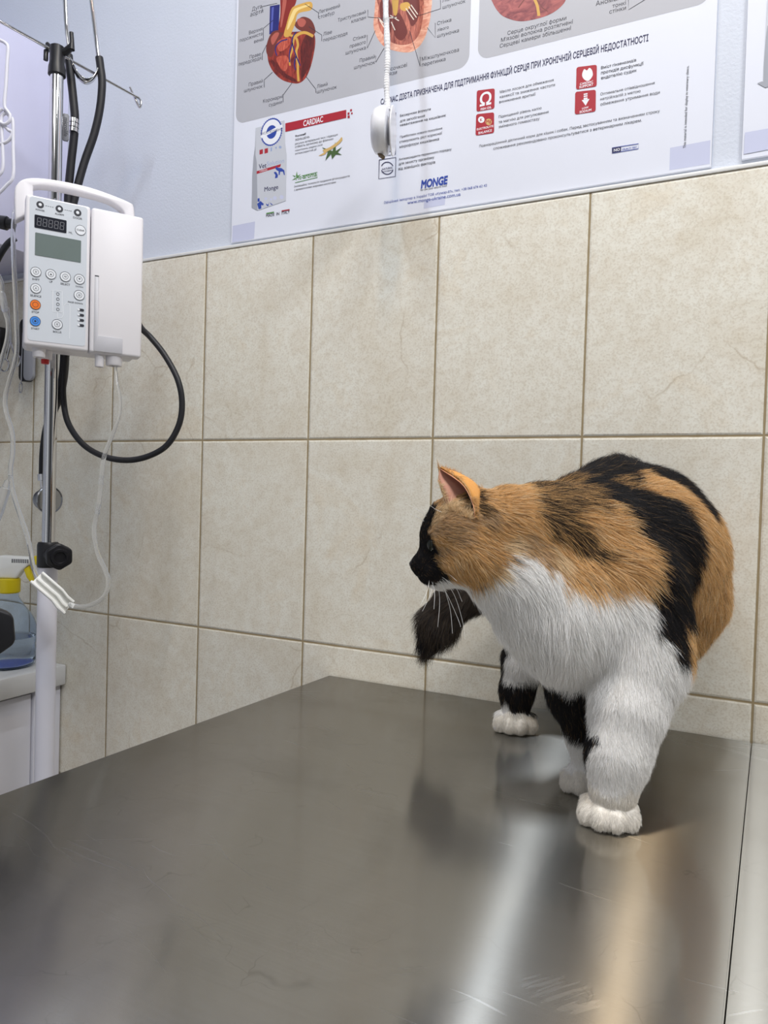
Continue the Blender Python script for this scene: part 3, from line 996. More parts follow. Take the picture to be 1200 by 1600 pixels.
for k, (y0, y1) in enumerate(((180, 211), (215, 245), (249.8, 279.5))):
    q = [(592.5, y0), (618.5, y0 - 4), (617.8, y1 - 4), (591.8, y1)]
    ic = print_lines('icon_frame', [spl(q + q[:1], closed=False, sub=1)], 1.1, 'navy', poster)
    print_lines('icon_ring', [circ(605, (y0 + y1) / 2 - 2, 9.5, 18)[1:9], circ(605, (y0 + y1) / 2 - 2, 9.5, 18)[10:18]], 1.3, 'navy', ic)
    if k == 2:
        print_text('icon_lettering', [('NATURAL', (597, 266), (613.5, 262.5)), ('ANTIOXIDANT', (596, 270), (614.5, 266.3))], 'navy', ic, bold=0.015)
print_lines('icon_frame', [[(956.5, 231), (997.8, 224.5), (997.3, 232.3), (956.3, 239.3), (956.5, 231)]], 1.0, 'blue', poster)
ns = print_shape('notice_block', [[(956.5, 231), (970.5, 228.8), (970.3, 236.9), (956.3, 239.3)]], 'navy', poster)
print_text('notice_lettering', [('NO', (959, 237), (968.5, 235.2))], 'white', ns, bold=0.02)
print_text('notice_lettering', [('CRUELTY TEST', (972, 234.8), (995, 230.7))], 'blue', poster, bold=0.02)

# --- food bag
bag = print_shape('food_bag_picture', [cb((130, 200), (430, 120), (436, 360), (452, 480), (444, 958), (150, 1060), (142, 560), (128, 480))], 'bag', poster)
print_shape('bag_side', [cb((130, 200), (128, 480), (142, 560), (150, 1060), (88, 1030), (94, 700), (108, 500), (124, 390))], 'bagside', bag)
print_shape('bag_stripe', [cb((140, 650), (395, 575), (385, 605), (140, 680))], 'red', bag)
print_shape('bag_icon', [cb((170, 430), (205, 420), (205, 468), (170, 478)), cb((222, 418), (258, 408), (258, 458), (222, 468))], 'red', bag)
print_shape('bag_icon', [cb((285, 405), (300, 400), (300, 440), (285, 446)), cb((330, 400), (352, 392), (345, 425)), circ(*cb((385, 400))[0], 2.2)], 'paleblue', bag)
print_text('bag_lettering', [('Vet', (404, 264.5), (416.3, 261))], 'navy', bag, bold=0.015)
print_text('bag_lettering', [('Monge', (413, 300.5), (434.7, 294))], 'navy', bag, bold=0.015)
print_text('bag_lettering', [('Solution', (417, 260.8), (443.8, 253))], 'paleblue', bag)
print_text('bag_lettering', [('CARDIAC', (405.5, 269.3), (418, 265.8))], 'white', bag)
print_shape('dog_silhouette', [cb((335, 625), (345, 595), (352, 612), (400, 618), (428, 640), (434, 690), (424, 690), (414, 655), (385, 655), (380, 690), (370, 690), (368, 650), (350, 640)), cb((318, 665), (330, 655), (345, 660), (362, 690), (358, 718), (330, 725), (336, 690))], 'blue', bag)
print_shape('cat_silhouette', [cb((150, 935), (170, 930), (172, 965), (150, 970)), cb((146, 990), (180, 960), (215, 990), (205, 1010), (190, 1000), (188, 1040), (160, 1046)), cb((235, 985), (258, 1000), (272, 970), (262, 1015), (245, 1010)), cb((278, 975), (310, 1000), (298, 1004), (285, 992))], 'blue', bag)
print_shape('paw_print', [circ(*cb((235, 935))[0], 2.4), circ(*cb((330, 930))[0], 3.0), circ(*cb((400, 920))[0], 3.2), circ(*cb((290, 945))[0], 1.8)], 'lilac', bag)
cx, cy = 424.2, 206.2
seal = print_shape('round_seal', [[(cx + (17.4 if i % 2 else 16.2) * math.cos(math.pi * i / 36), cy + (22.2 if i % 2 else 21) * math.sin(math.pi * i / 36) - 0.22 * (17 * math.cos(math.pi * i / 36))) for i in range(72)]], 'blue', bag)
print_shape('seal_ring', [[(cx + 15 * math.cos(a), cy + 19.4 * math.sin(a) - 3.3 * math.cos(a)) for a in np.linspace(0, 2 * math.pi, 36)[:-1]]], 'white', seal)
print_shape('seal_centre', [[(cx + 8 * math.cos(a), cy + 10.5 * math.sin(a) - 1.7 * math.cos(a)) for a in np.linspace(0, 2 * math.pi, 30)[:-1]]], 'blue', seal)
print_shape('seal_band', [cb((180, 280), (405, 160), (412, 190), (188, 308))], 'white', seal)
print_text('seal_lettering', [('ЕКСКЛЮЗИВНО', (407.5, 216.5), (441, 198))], 'navy', seal, bold=0.01)
print_text('origin_lettering', [('MADE  IN  ITALY', (415.7, 339), (452.7, 333))], 'black', poster, bold=0.01)
print_shape('flag_bar', [cb((240, 1085), (320, 1070), (320, 1082), (240, 1098))], 'green', poster)
print_shape('flag_bar', [cb((400, 1058), (483, 1044), (483, 1056), (400, 1070))], 'red', poster)
gl = print_shape('ginseng_picture', [cb((820, 400), (930, 440), (960, 345), (965, 440), (1030, 395), (985, 455), (1028, 480), (965, 475), (925, 525), (915, 470), (855, 540), (880, 455))], 'leaf', poster)
print_shape('ginseng_root', [spl(cb((785, 490), (840, 455), (830, 430), (900, 400), (985, 340), (1025, 295), (1030, 330), (985, 375), (930, 415), (870, 450), (850, 475)))], 'tan', gl)

# --- second poster, cut by the right edge of the view
p2 = thing('second_poster', 'white poster with a grey bag picture at the right edge of the wall', 'poster', (on_wall(1158, 244, POSTER_Y).x, POSTER_Y, on_wall(1158, 248, POSTER_Y).z))
x0 = on_wall(1158.5, 244, POSTER_Y).x
z0 = on_wall(1158.5, 249.5, POSTER_Y).z
MB().box((x0, POSTER_Y, z0), (x0 + 0.48, PAINT_Y - 0.0002, z0 + 0.62), bevel=0.0004, seg=1).build('sheet', M_POSTER, p2, local=False)
print_shape('corner_patch', [[(1164, 207), (1204, 200), (1204, 233), (1162, 241)]], 'lilac', p2)
q = print_shape('bag_picture', [[(1199, 0), (1240, -10), (1240, 120), (1193, 131), (1193, 110), (1196, 60)]], 'bag', p2)
print_shape('bag_side', [[(1199, 40), (1203, 40), (1200, 134), (1192.5, 128), (1193.5, 100), (1196.5, 60)]], 'bagside', q)
print_shape('bag_side', [[(1183, 130), (1191, 127), (1204, 134), (1196, 137)]], 'bagside', q)

# ================================================================== LEFT SIDE: CABINETS AND WALL TOOLS
M_CAB = mat('white_laminate', lin(214, 214, 222), 0.42, noise_amt=0.02)
M_BLACK = mat('black_plastic', lin(26, 26, 30), 0.38, noise_amt=0.15)
M_RUBBER = mat('black_rubber', lin(24, 24, 29), 0.5, noise_amt=0.12)
M_CHROME = mat('chrome', lin(212, 212, 214), 0.06, 1.0, noise_amt=0.02)
M_WTUBE = mat('white_enamel', lin(218, 218, 228), 0.35, noise_amt=0.02)
M_PUMPW = mat('white_pump_plastic', lin(226, 224, 228), 0.38, noise_amt=0.015)
M_CLEAR = mat('clear_tubing', (0.92, 0.93, 0.94), 0.12, transmission=0.86, ior=1.28, noise_amt=0.01)
M_WHITEP = mat('white_plastic', lin(236, 236, 232), 0.35, noise_amt=0.02)
M_YELLOW = mat('yellow_plastic', lin(222, 200, 20), 0.35, noise_amt=0.04)
M_GREYP = mat('grey_plastic', lin(150, 152, 160), 0.45, noise_amt=0.04)
M_REDP = mat('red_plastic', lin(190, 40, 40), 0.4)
M_DARKP = mat('printed_black', lin(40, 42, 52), 0.45, noise_amt=0.02)

CT_Z = TZ - 0.0552
CT_X = -0.099
wt = MB()
wt.box((WALL_X0 + 0.001, -1.2, CT_Z - 0.036), (CT_X, -0.0015, CT_Z), bevel=0.003)
wtop = tag(wt.build('worktop', mat('pale_worktop', lin(206, 206, 206), 0.4, noise_amt=0.05, noise_scale=25)), 'pale grey laminate worktop on the white cabinet behind the drip stand', 'worktop')
cabt = thing('base_cabinet', 'white base cabinet under the pale worktop at the left', 'cabinet', (-0.32, -0.3, 0))
MB().box((WALL_X0 + 0.001, -1.19, 0.10), (CT_X - 0.035, -0.002, CT_Z - 0.0365), bevel=0.001).build('body', M_CAB, cabt, local=False)
MB().box((CT_X - 0.0345, -1.185, 0.11), (CT_X - 0.016, -0.060, CT_Z - 0.042), bevel=0.0015).build('door', M_CAB, cabt, local=False)
MB().box((CT_X - 0.0345, -0.057, 0.11), (CT_X - 0.012, -0.003, CT_Z - 0.038), bevel=0.0015).build('end_panel', M_CAB, cabt, local=False)
MB().box((WALL_X0 + 0.001, -1.17, 0.0), (CT_X - 0.06, -0.01, 0.0995)).build('plinth', M_CAB, cabt, local=False)

uc = thing('wall_cabinet', 'pale lilac white wall cabinet behind the wire bottle hangers', 'cabinet', (-0.34, -0.4, TZ + 0.66))
M_UC = mat('lilac_laminate', lin(206, 206, 230), 0.4, noise_amt=0.015)
MB().box((WALL_X0 + 0.001, -0.9, TZ + 0.662), (-0.150, PAINT_Y - 0.0002, TZ + 1.018), bevel=0.001).build('body', M_UC, uc, local=False)
MB().box((-0.1495, -0.9, TZ + 0.660), (-0.131, PAINT_Y - 0.0002, TZ + 1.020), bevel=0.0015).build('door', M_UC, uc, local=False)

# black tool rail with instruments on the tiles
ra, rb_ = on_wall(12.5, 513), on_wall(12.5, 553)
rail = MB()
rail.box((WALL_X0 + 0.02, -0.016, rb_.z), (ra.x, -0.0005, ra.z), bevel=0.003)
tag(rail.build('tool_rail', M_BLACK), 'black instrument rail on the tiles behind the infusion pump', 'tool rail')


def ring_pts(px, py, rx, ry, y, n=20):
    c = on_wall(px, py, y)
    k = (on_wall(px + 1, py, y) - c).x
    kz = abs((on_wall(px, py + 1, y) - c).z)
    return [(c.x + rx * k * math.cos(2 * math.pi * i / n), y, c.z + ry * kz * math.sin(2 * math.pi * i / n)) for i in range(n)]


c0 = on_wall(8, 571, -0.020)
sc_ = thing('surgical_scissors', 'steel scissors with ring handles hanging from the black rail', 'scissors', c0)
for px, py, rx in ((7.5, 571, 6.5), (26, 563, 6.0)):
    m_ = MB()
    m_.tube(ring_pts(px, py, rx, 9.5, -0.021), 0.0016, 8, closed=True)
    m_.tube([on_wall(px + (3 if px < 20 else -3), py - 9, -0.021), on_wall(17, 535, -0.021)], [0.0016, 0.0022], 8)
    m_.build('handle', M_CHROME, sc_, local=False)
m_ = MB()
m_.tube([on_wall(17, 536, -0.021), on_wall(16, 515, -0.021), on_wall(14, 480, -0.021)], [0.003, 0.003, 0.0006], 8)
m_.build('blade', M_CHROME, sc_, local=False)
c1 = on_wall(34, 590, -0.020)
fo = thing('steel_probe', 'thin steel probe with a looped end hanging below the pump corner', 'instrument', c1)
MB().tube([on_wall(36, 520, -0.021), on_wall(34.5, 560, -0.021), on_wall(33.5, 597, -0.021)], 0.0013, 8).build('shaft', M_CHROME, fo, local=False)
MB().tube(ring_pts(32.5, 606, 2.2, 8, -0.021), 0.0011, 8, closed=True).build('loop', M_CHROME, fo, local=False)
c2 = on_wall(48, 560, -0.012)
gt = thing('grey_holder', 'rounded grey holder with black edge below the pump', 'holder', c2)
k_ = (on_wall(49, 560, -0.02) - on_wall(48, 560, -0.02)).x
Mh = frame_matrix(on_wall(47, 558, -0.006), (1, 0, 0), (0, -1, 0))
MB().prism(rounded(-9 * k_, -27 * k_, 8 * k_, 40 * k_, 7 * k_), 0.012, Mh, bevel=0.001).build('back', M_BLACK, gt, local=False)
MB().prism(rounded(-6 * k_, -25 * k_, 9 * k_, 40 * k_, 6 * k_), 0.006, frame_matrix(on_wall(47, 558, -0.0182), (1, 0, 0), (0, -1, 0)), bevel=0.001).build('face', M_GREYP, gt, local=False)

# spray bottle on the worktop
sb0 = on_level(12, 1040, CT_Z)
sb0 = Vector((sb0.x, sb0.y, CT_Z + 0.0002))
SBD = float((RW @ (np.array(sb0) - CAM))[2])
spx = SBD / F_PX                                   # metres per pixel at the bottle
M_BLUEP = mat('blue_clear_plastic', (0.80, 0.88, 0.99), 0.05, transmission=0.97, ior=1.08, noise_amt=0.03)
M_WATER = mat('clear_water', (0.92, 0.95, 0.99), 0.02, transmission=0.98, ior=1.16, noise_amt=0.01)
sb = thing('spray_bottle', 'blue clear spray bottle with yellow and white trigger head on the worktop', 'spray bottle', sb0)
H = 116 * spx
R0 = 41 * spx
prof = [(R0 * .55, 0.001), (R0 * .86, 0.0), (R0 * .97, H * .05), (R0, H * .10), (R0 * .96, H * .28), (R0 * .98, H * .32), (R0, H * .40), (R0 * .97, H * .55), (R0 * .82, H * .68), (R0 * .58, H * .80), (R0 * .40, H * .90), (R0 * .35, H * .94), (R0 * .35, H)]
inner = [(max(r - 0.0011, 0.001), z + (0.0011 if i < 3 else 0)) for i, (r, z) in enumerate(prof)]
pp = [(p.x, p.y) for p in smooth_path([(r, z, 0) for r, z in prof], 4)]
mb = MB()
mb.lathe([(0, 0.004), (R0 * .3, 0.002)] + pp, n=40, cap=False)
bottle = mb.build('bottle', M_BLUEP, sb, angle=60)
sol = bottle.modifiers.new('wall', 'SOLIDIFY')
sol.thickness = 0.0011
sol.offset = -1
mb = MB()
mb.lathe([(0, 0.0065), (R0 * .8, 0.0035)] + [(r - 0.0022, z) for r, z in pp if 0.006 < z < H * .42] + [(0, H * .42)], n=40, cap=False)
mb.build('water', M_WATER, sb, angle=60)
MB().lathe([(0, 0.0034), (R0 * .45, 0.0030), (R0 * .8, 0.0033), (R0 * .8, 0.0048), (0, 0.009)], n=30, cap=False).build('blue_base', mat('blue_base', lin(30, 70, 190), 0.3), sb)
MB().lathe([(R0 * .36, H * .985), (R0 * .40, H), (R0 * .40, H * 1.17), (R0 * .34, H * 1.18)], n=40).build('collar', M_YELLOW, sb)
img_right = Vector(RW[0]).to_2d().to_3d().normalized()
Mt = Matrix.Translation((0, 0, H * 1.18)) @ Matrix.Rotation(math.atan2(img_right.y, img_right.x), 4, 'Z') @ Matrix.Rotation(math.pi / 2, 4, 'X')
hp = [(-24, 0), (14, 0), (20, 10), (30, 20), (36, 24), (38, 34), (-10, 36), (-26, 30), (-40, 12), (-34, 6)]
mb = MB()
mb.prism([(x * spx, z * spx) for x, z in hp], 0.020, Mt @ Matrix.Translation((0, 0, -0.010)), bevel=0.004, seg=3)
mb.build('spray_head', M_WHITEP, sb)
MB().prism([(x * spx, z * spx) for x, z in [(24, 15), (33, 21), (35, 8), (41, -9), (37, -8), (29, 2)]], 0.011, Mt @ Matrix.Translation((0, 0, -0.0055)), bevel=0.002).build('trigger', M_YELLOW, sb)
MB().prism([(x * spx, z * spx) for x, z in [(38.3, 22), (52, 23), (52, 37), (38.3, 36)]], 0.020, Mt @ Matrix.Translation((0, 0, -0.010)), bevel=0.002).build('nozzle', M_YELLOW, sb)
mb = MB()
for k in range(9):
    mb.poly([Mt @ Vector(((8 + k * 3.0 + dx) * spx, z * spx, 0.01012)) for dx, z in ((0, 25), (1.7, 25), (1.7, 31), (0, 31))])
mb.build('barcode', M_DARKP, sb)

# ================================================================== DRIP STAND
POLE_D = 1.089
pole0 = at(80, 600, POLE_D)
PXY = Vector((pole0.x, pole0.y))


def pole_pt(py):
    """point on the pole axis at the height of a photo row"""
    lo, hi = 0.0, 3.0
    for _ in range(50):
        m = (lo + hi) / 2
        q = RW @ (np.array([PXY.x, PXY.y, m]) - CAM)
        if q[1] / q[2] * F_PX + 800 > py:
            lo = m
        else:
            hi = m
    return Vector((PXY.x, PXY.y, (lo + hi) / 2))


mpp = POLE_D / F_PX
stand = thing('drip_stand', 'white and chrome drip stand pole with black clamp and hook arms', 'drip stand', (PXY.x, PXY.y, 0))
z_clamp0, z_clamp1 = pole_pt(886).z, pole_pt(847).z
z_head0, z_head1 = pole_pt(120).z, pole_pt(72).z
MB().lathe([(14.6 * mpp, 0.07), (14.6 * mpp, z_clamp0 + 0.004)], Matrix.Translation((PXY.x, PXY.y, 0)), 32).build('lower_tube', M_WTUBE, stand, local=False)
MB().lathe([(9.7 * mpp, z_clamp0), (9.7 * mpp, z_head0 + 0.01)], Matrix.Translation((PXY.x, PXY.y, 0)), 32).build('upper_tube', M_CHROME, stand, local=False)
to_cam = Vector((CAM[0] - PXY.x, CAM[1] - PXY.y, 0)).normalized()
rgt = Vector((-to_cam.y, to_cam.x, 0))
ax = (PXY.x, PXY.y)
cl = MB()
cl.lathe([(15.5 * mpp, z_clamp0), (16.2 * mpp, z_clamp0 + 0.003), (16.2 * mpp, z_clamp1 - 0.004), (14.5 * mpp, z_clamp1), (10.2 * mpp, z_clamp1)], Matrix.Translation((*ax, 0)), 32)
zc = (z_clamp0 + z_clamp1) / 2
kdir = (to_cam * 0.93 + rgt * 0.30).normalized()
base = Vector((*ax, zc)) + kdir * 0.010
cl.tube([base, base + kdir * 0.016], 0.011, 20)
cl.build('clamp', M_BLACK, stand, local=False)
kn = MB()
Mk = frame_matrix(Vector((*ax, zc)) + rgt * 0.0135 + to_cam * 0.022, (0.25, 0.1, 1), (to_cam * 0.97 + rgt * 0.18 + Vector((0, 0, -0.12))))
hexp = []
for k in range(6):
    a0 = math.radians(60 * k + 14)
    for da in (-0.10, 0.10):
        hexp.append((20.5 * mpp * math.cos(a0 + da), 20.5 * mpp * math.sin(a0 + da)))
kn.prism(hexp, 0.011, Mk, bevel=0.0022, seg=3)
kn.lathe([(13.5 * mpp, 0.0108), (12.5 * mpp, 0.0145), (9.0 * mpp, 0.0145), (8.2 * mpp, 0.0125), (0, 0.0125)], Mk, 28)
kn.build('knob', M_BLACK, stand, local=False)
hd = MB()
hd.lathe([(10.2 * mpp, z_head0), (13.0 * mpp, z_head0 + 0.002), (12.6 * mpp, z_head0 + 0.012), (11.0 * mpp, z_head0 + 0.02), (11.0 * mpp, z_head1 - 0.002), (8 * mpp, z_head1), (0, z_head1)], Matrix.Translation((*ax, 0)), 28)
hc = pole_pt(84)
hd.tube([hc, at(104, 80, POLE_D - 0.012), at(112, 73, POLE_D - 0.016)], [6 * mpp, 5.6 * mpp, 5 * mpp], 14)
hd.tube([at(112, 78, POLE_D - 0.016), at(112.5, 66, POLE_D - 0.016), at(111.5, 51, POLE_D - 0.016)], [4.6 * mpp, 3.4 * mpp, 3.2 * mpp], 14)
hd.tube([hc, at(74, 69, POLE_D - 0.004)], 3.4 * mpp, 12)
hd.tube([at(76, 78, POLE_D), at(72, 80, POLE_D - 0.006), at(71.5, 94, POLE_D - 0.006)], [3 * mpp, 3.6 * mpp, 3.6 * mpp], 12)
hd.build('hook_head', M_BLACK, stand, local=False)
hub = at(90, 83, POLE_D)
_dr = RW.T @ np.array([(217 - 600) / F_PX, (153 - 800) / F_PX, 1.0])
arm_end = Vector(CAM + _dr * ((-0.045 - CAM[1]) / _dr[1]))
adir = (arm_end - hub).normalized()


def arm_pt(px):
    """point of the straight hook arm that shows at a photo column"""
    lo, hi = -0.6, 0.6
    for _ in range(50):
        m = (lo + hi) / 2
        q = RW @ (np.array(hub + adir * m) - CAM)
        if q[0] / q[2] * F_PX + 600 < px:
            lo = m
        else:
            hi = m
    return hub + adir * ((lo + hi) / 2)


e_ = arm_pt(217)
ed = float((RW @ (np.array(e_) - CAM))[2])
MB().tube([hub, arm_pt(140), e_] + smooth_path([at(220.5, 159, ed), at(219, 167, ed), at(215.5, 164, ed), at(209, 150, ed), at(203, 137, ed)], 5), 2.3 * mpp, 10).build('hook_arm', M_CHROME, stand, local=False)
l_ = arm_pt(-45)
ld = float((RW @ (np.array(l_) - CAM))[2])
MB().tube([hub, arm_pt(40), arm_pt(0), l_] + smooth_path([at(-54, 22, ld), at(-52, 32, ld), at(-44, 30, ld), at(-38, -5, ld)], 5), 2.3 * mpp, 10).build('hook_arm', M_CHROME, stand, local=False)
for k in range(5):
    a = math.radians(72 * k + 20)
    d = Vector((math.cos(a), math.sin(a), 0))
    lg = MB()
    lg.tube([Vector((*ax, 0.085)), Vector((*ax, 0.085)) + d * 0.07, Vector((*ax, 0.065)) + d * 0.135], [0.013, 0.012, 0.010], 12)
    leg = lg.build('leg', M_WTUBE, stand, local=False)
    w = Vector((*ax, 0)) + d * 0.122
    MB().tube([w + Vector((-d.y, d.x, 0)) * -0.009 + Vector((0, 0, 0.0255)), w + Vector((-d.y, d.x, 0)) * 0.009 + Vector((0, 0, 0.0255))], 0.025, 18).build('caster', M_BLACK, stand, local=False)

# white wire bottle hangers on the left arm
def hanger(paths, label, depth):
    P0 = at(*paths[0][0], depth)
    o = thing('bottle_hanger', label, 'wire hanger', P0)
    for p in paths:
        MB().tube(smooth_path([at(x, y, depth) for x, y in p], 5), 2.6 * depth / F_PX, 10).build('wire', M_WTUBE, o, local=False)
    return o


hanger([[(-52, 26), (-50, 44), (-30, 50), (-2, 62), (8, 67), (12.5, 75), (11, 100), (9.5, 130), (7, 164), (12, 174), (16, 181), (14, 190), (6, 194), (-3, 187), (-2, 176), (4, 170)]],
       'upper white wire bottle hanger hooked on the left arm of the drip stand', ld)
hanger([[(10, 176), (3, 182), (2.5, 200), (4, 230), (4.5, 262), (-2, 274), (-20, 285)],
        [(8, 173), (15, 182), (20, 190), (20.5, 230), (20.5, 275), (10, 290), (-12, 312)],
        [(6, 196), (14, 204), (19, 206), (18, 213), (10, 222), (-6, 226)]],
       'lower white wire bottle hanger linked under the upper one', ld + 0.003)

# ================================================================== INFUSION PUMP
PO = Vector((0.12100804, -0.26546438, 0.45080319 + TZ))
PYAW, PTILT, PW, PH, PSPLIT = 0.98646441, -0.01468, 0.15161, 0.20, 0.0814
pump = bpy.data.objects.new('infusion_pump', None)
COL.objects.link(pump)
pump.location = PO
pump.rotation_euler = (PTILT, 0, PYAW)
pump.empty_display_size = 0.03
tag(pump, 'white infusion pump with blue grey keypad clamped on the drip stand', 'infusion pump')
PM = parent_matrix(pump)
PMI = PM.inverted()


def pl_(px, py, y=0.0):
    """photo pixel -> local (x, z) on the plane of the pump front moved back by y"""
    o = PMI @ Vector(CAM)
    d = PMI.to_3x3() @ Vector(RW.T @ np.array([(px - 600) / F_PX, (py - 800) / F_PX, 1.0]))
    k = (y - o.y) / d.y
    q = o + d * k
    return (q.x, q.z)


PD = 0.066
MB().box((0, 0.0, 0), (PSPLIT - 0.0006, 0.022, PH), bevel=0.004, seg=3).build('front_case', M_PUMPW, pump)
door_part = MB().box((PSPLIT + 0.0006, 0.0, 0), (PW, 0.022, PH), bevel=0.004, seg=3).build('door', M_PUMPW, pump)
MB().box((0.0025, 0.0215, 0.003), (PW - 0.002, PD, PH - 0.002), bevel=0.006, seg=3).build('rear_case', M_PUMPW, pump)
out_ = [pl_(*q, 0.046) for q in ((24, 345), (23, 300), (27, 287), (38, 279), (60, 277.5), (95, 282), (140, 292), (180, 306), (203, 316), (209, 322), (211, 342), (211, 360))]
inn_ = [pl_(*q, 0.046) for q in ((196, 350), (195, 335), (189, 325), (170, 313), (140, 304), (100, 295), (70, 290.5), (54, 291), (52, 296), (53, 330))]
oo = [(p.x, p.y) for p in smooth_path([(x, z, 0) for x, z in out_], 4)]
ii = [(p.x, p.y) for p in smooth_path([(x, z, 0) for x, z in inn_], 4)]
MB().prism(oo + ii, 0.020, Matrix.Translation((0, PD, 0)) @ Matrix.Rotation(math.pi / 2, 4, 'X'), bevel=0.0025, seg=3).build('carry_handle', M_PUMPW, pump)


def face_poly(name, pts, material, parent=pump, lift=0.0003, thick=0.0004, bevel=0.0):
    return MB().prism(pts, thick, Matrix.Translation((0, -lift + thick * 0.5 + 0.0000, 0)) @ Matrix.Rotation(math.pi / 2, 4, 'X'), bevel=bevel).build(name, material, parent)


def sub_of(o, child):
    child.parent = o
    return child


M_PANEL = mat('keypad_film', lin(204, 210, 218), 0.3, noise_amt=0.015)
M_LED = mat('display_window', lin(38, 40, 48), 0.15, noise_amt=0.02)
M_SEG = mat('display_segment', lin(120, 122, 130), 0.4)
M_LCD = mat('liquid_crystal', lin(112, 124, 122), 0.12, noise_amt=0.05, noise_scale=40)
M_ORANGE = mat('orange_key', lin(232, 120, 40), 0.4)
M_BLUEK = mat('blue_key', lin(70, 140, 225), 0.4)
M_KEYW = mat('white_key', lin(226, 230, 236), 0.4)
M_INSET = mat('grey_latch', lin(186, 186, 192), 0.35)
pa, pb_ = pl_(43.7, 531), pl_(137, 327)
keypad = face_poly('keypad', rounded(pl_(44.5, 420)[0], pa[1], pl_(135, 435)[0], pb_[1] + 0.002, 0.004), M_PANEL, lift=0.0002)
q = [pl_(*p) for p in ((54, 335), (104, 345), (103, 365), (53.7, 355))]
xs, zs = [p[0] for p in q], [p[1] for p in q]
LX0, LX1, LZ0, LZ1 = min(xs), max(xs), sum(sorted(zs)[:2]) / 2, sum(sorted(zs)[2:]) / 2
led = face_poly('number_display', rounded(LX0, LZ0, LX1, LZ1, 0.0012), M_LED, lift=0.0006, thick=0.0006)
mb = MB()
sw = (LX1 - LX0) / 5.6
for k in range(5):
    cx_ = LX0 + sw * (0.8 + k)
    cz = (LZ0 + LZ1) / 2
    hw, hh, th = sw * .27, (LZ1 - LZ0) * .30, 0.0006
    for (x0_, z0_, x1_, z1_) in ((-hw, hh - th, hw, hh), (-hw, -hh, hw, -hh + th), (-hw, -th / 2, hw, th / 2), (-hw - th, 0.0004, -hw, hh - .0003), (hw, 0.0004, hw + th, hh - .0003), (-hw - th, -hh + .0003, -hw, -.0004), (hw, -hh + .0003, hw + th, -.0004)):
        sk = 0.06
        mb.poly([(cx_ + x0_ + z0_ * sk, -0.00098, cz + z0_), (cx_ + x1_ + z0_ * sk, -0.00098, cz + z0_), (cx_ + x1_ + z1_ * sk, -0.00098, cz + z1_), (cx_ + x0_ + z1_ * sk, -0.00098, cz + z1_)])
mb.build('digit_segments', M_SEG, led, smooth=False)
q = [pl_(*p) for p in ((55, 362.5), (126.7, 377), (125.7, 411), (55, 398))]
xs, zs = [p[0] for p in q], sorted(p[1] for p in q)
face_poly('screen', rounded(min(xs), (zs[0] + zs[1]) / 2, max(xs), (zs[2] + zs[3]) / 2, 0.0010), M_LCD, lift=0.0006, thick=0.0006)


def pump_text(s, px, py, w, parent, ink=M_DARKP, y=-0.00062, bold=0.0):
    """lettering centred on a photo pixel, w pixels wide"""
    pts2, tris = glyph_mesh(s, bold)
    co = np.concatenate([pts2, np.zeros((len(pts2), 1))], 1)
    n = len(co)
    a, e = pl_(px - w / 2, py), pl_(px + w / 2, py)
    k = (e[0] - a[0]) / (co[:, 0].max() - co[:, 0].min())
    cx0 = (co[:, 0].max() + co[:, 0].min()) / 2
    cz0 = (co[:, 1].max() + co[:, 1].min()) / 2
    c = pl_(px, py)
    new = np.stack([c[0] + (co[:, 0] - cx0) * k, np.full(n, y), c[1] + (co[:, 1] - cz0) * k], 1)
    me = text_mesh(new, tris)
    mb = MB()
    mb.bm.from_mesh(me)
    bpy.data.meshes.remove(me)
    return mb.build('lettering', ink, parent, smooth=False, fix=False)


def disc_y(px, py, r_px, y0, y1, ring=None):
    c = pl_(px, py)
    k = abs(pl_(px + 1, py)[0] - c[0])
    M = Matrix.Translation((c[0], y0, c[1])) @ Matrix.Rotation(math.pi / 2, 4, 'X')
    t = y0 - y1
    mb = MB()
    if ring is None:
        mb.lathe([(0, 0), (r_px * k, 0), (r_px * k, t * .7), (r_px * k - t * .3, t), (0, t)], M, 30, cap=False)
    else:
        mb.lathe([(ring * k, 0), (r_px * k, 0), (r_px * k, t), (ring * k, t), (ring * k, 0)], M, 30, cap=False)
    return mb


keys = [('SHIFT', 56, 425, M_KEYW, '»'), ('UP', 79.5, 428.7, M_KEYW, '▲'), ('SELECT', 102, 432.5, M_KEYW, '≈'), ('DOWN', 124, 436.5, M_KEYW, '▼'), ('SILENCE', 56, 450.7, M_KEYW, 'A'),
        ('PAGE DOWN', 123.7, 461.5, M_KEYW, '≡'), ('STOP', 55.2, 476.2, M_ORANGE, ''), ('START', 55, 502, M_BLUEK, '•'), ('BOLUS', 89.3, 507, M_KEYW, '«')]
for nm, px, py, mk, sym in keys:
    kb = disc_y(px, py, 8.3, -0.0001, -0.0010).build('key', mk, pump)
    disc_y(px, py, 8.5, -0.0008, -0.00112, 7.8).build('key_ring', M_DARKP, kb)
    disc_y(px, py, 4.6, -0.0008, -0.00112, 4.0).build('key_ring', M_DARKP, kb)
    if sym:
        pump_text(sym, px, py, 3.6, kb, y=-0.00114)
    dx = -6 if nm == 'PAGE DOWN' else 0
    pump_text(nm, px + dx, py + 11.8, {'UP': 5, 'PAGE DOWN': 23, 'SILENCE': 17, 'SELECT': 15, 'START': 13, 'BOLUS': 13}.get(nm, 11.5), pump, bold=0.01)
for nm, px, py in (('POWER', 62.7, 320), ('ALARM', 92.7, 326.5), ('DOOR', 121.2, 332.5)):
    lk = disc_y(px, py, 5.9, -0.0001, -0.0009).build('indicator', M_DARKP, pump)
    disc_y(px, py, 2.6, -0.0008, -0.0011).build('indicator_symbol', M_KEYW, lk)
    pump_text(nm, px, py + 8.6, 14, pump, bold=0.01)
mb = MB()
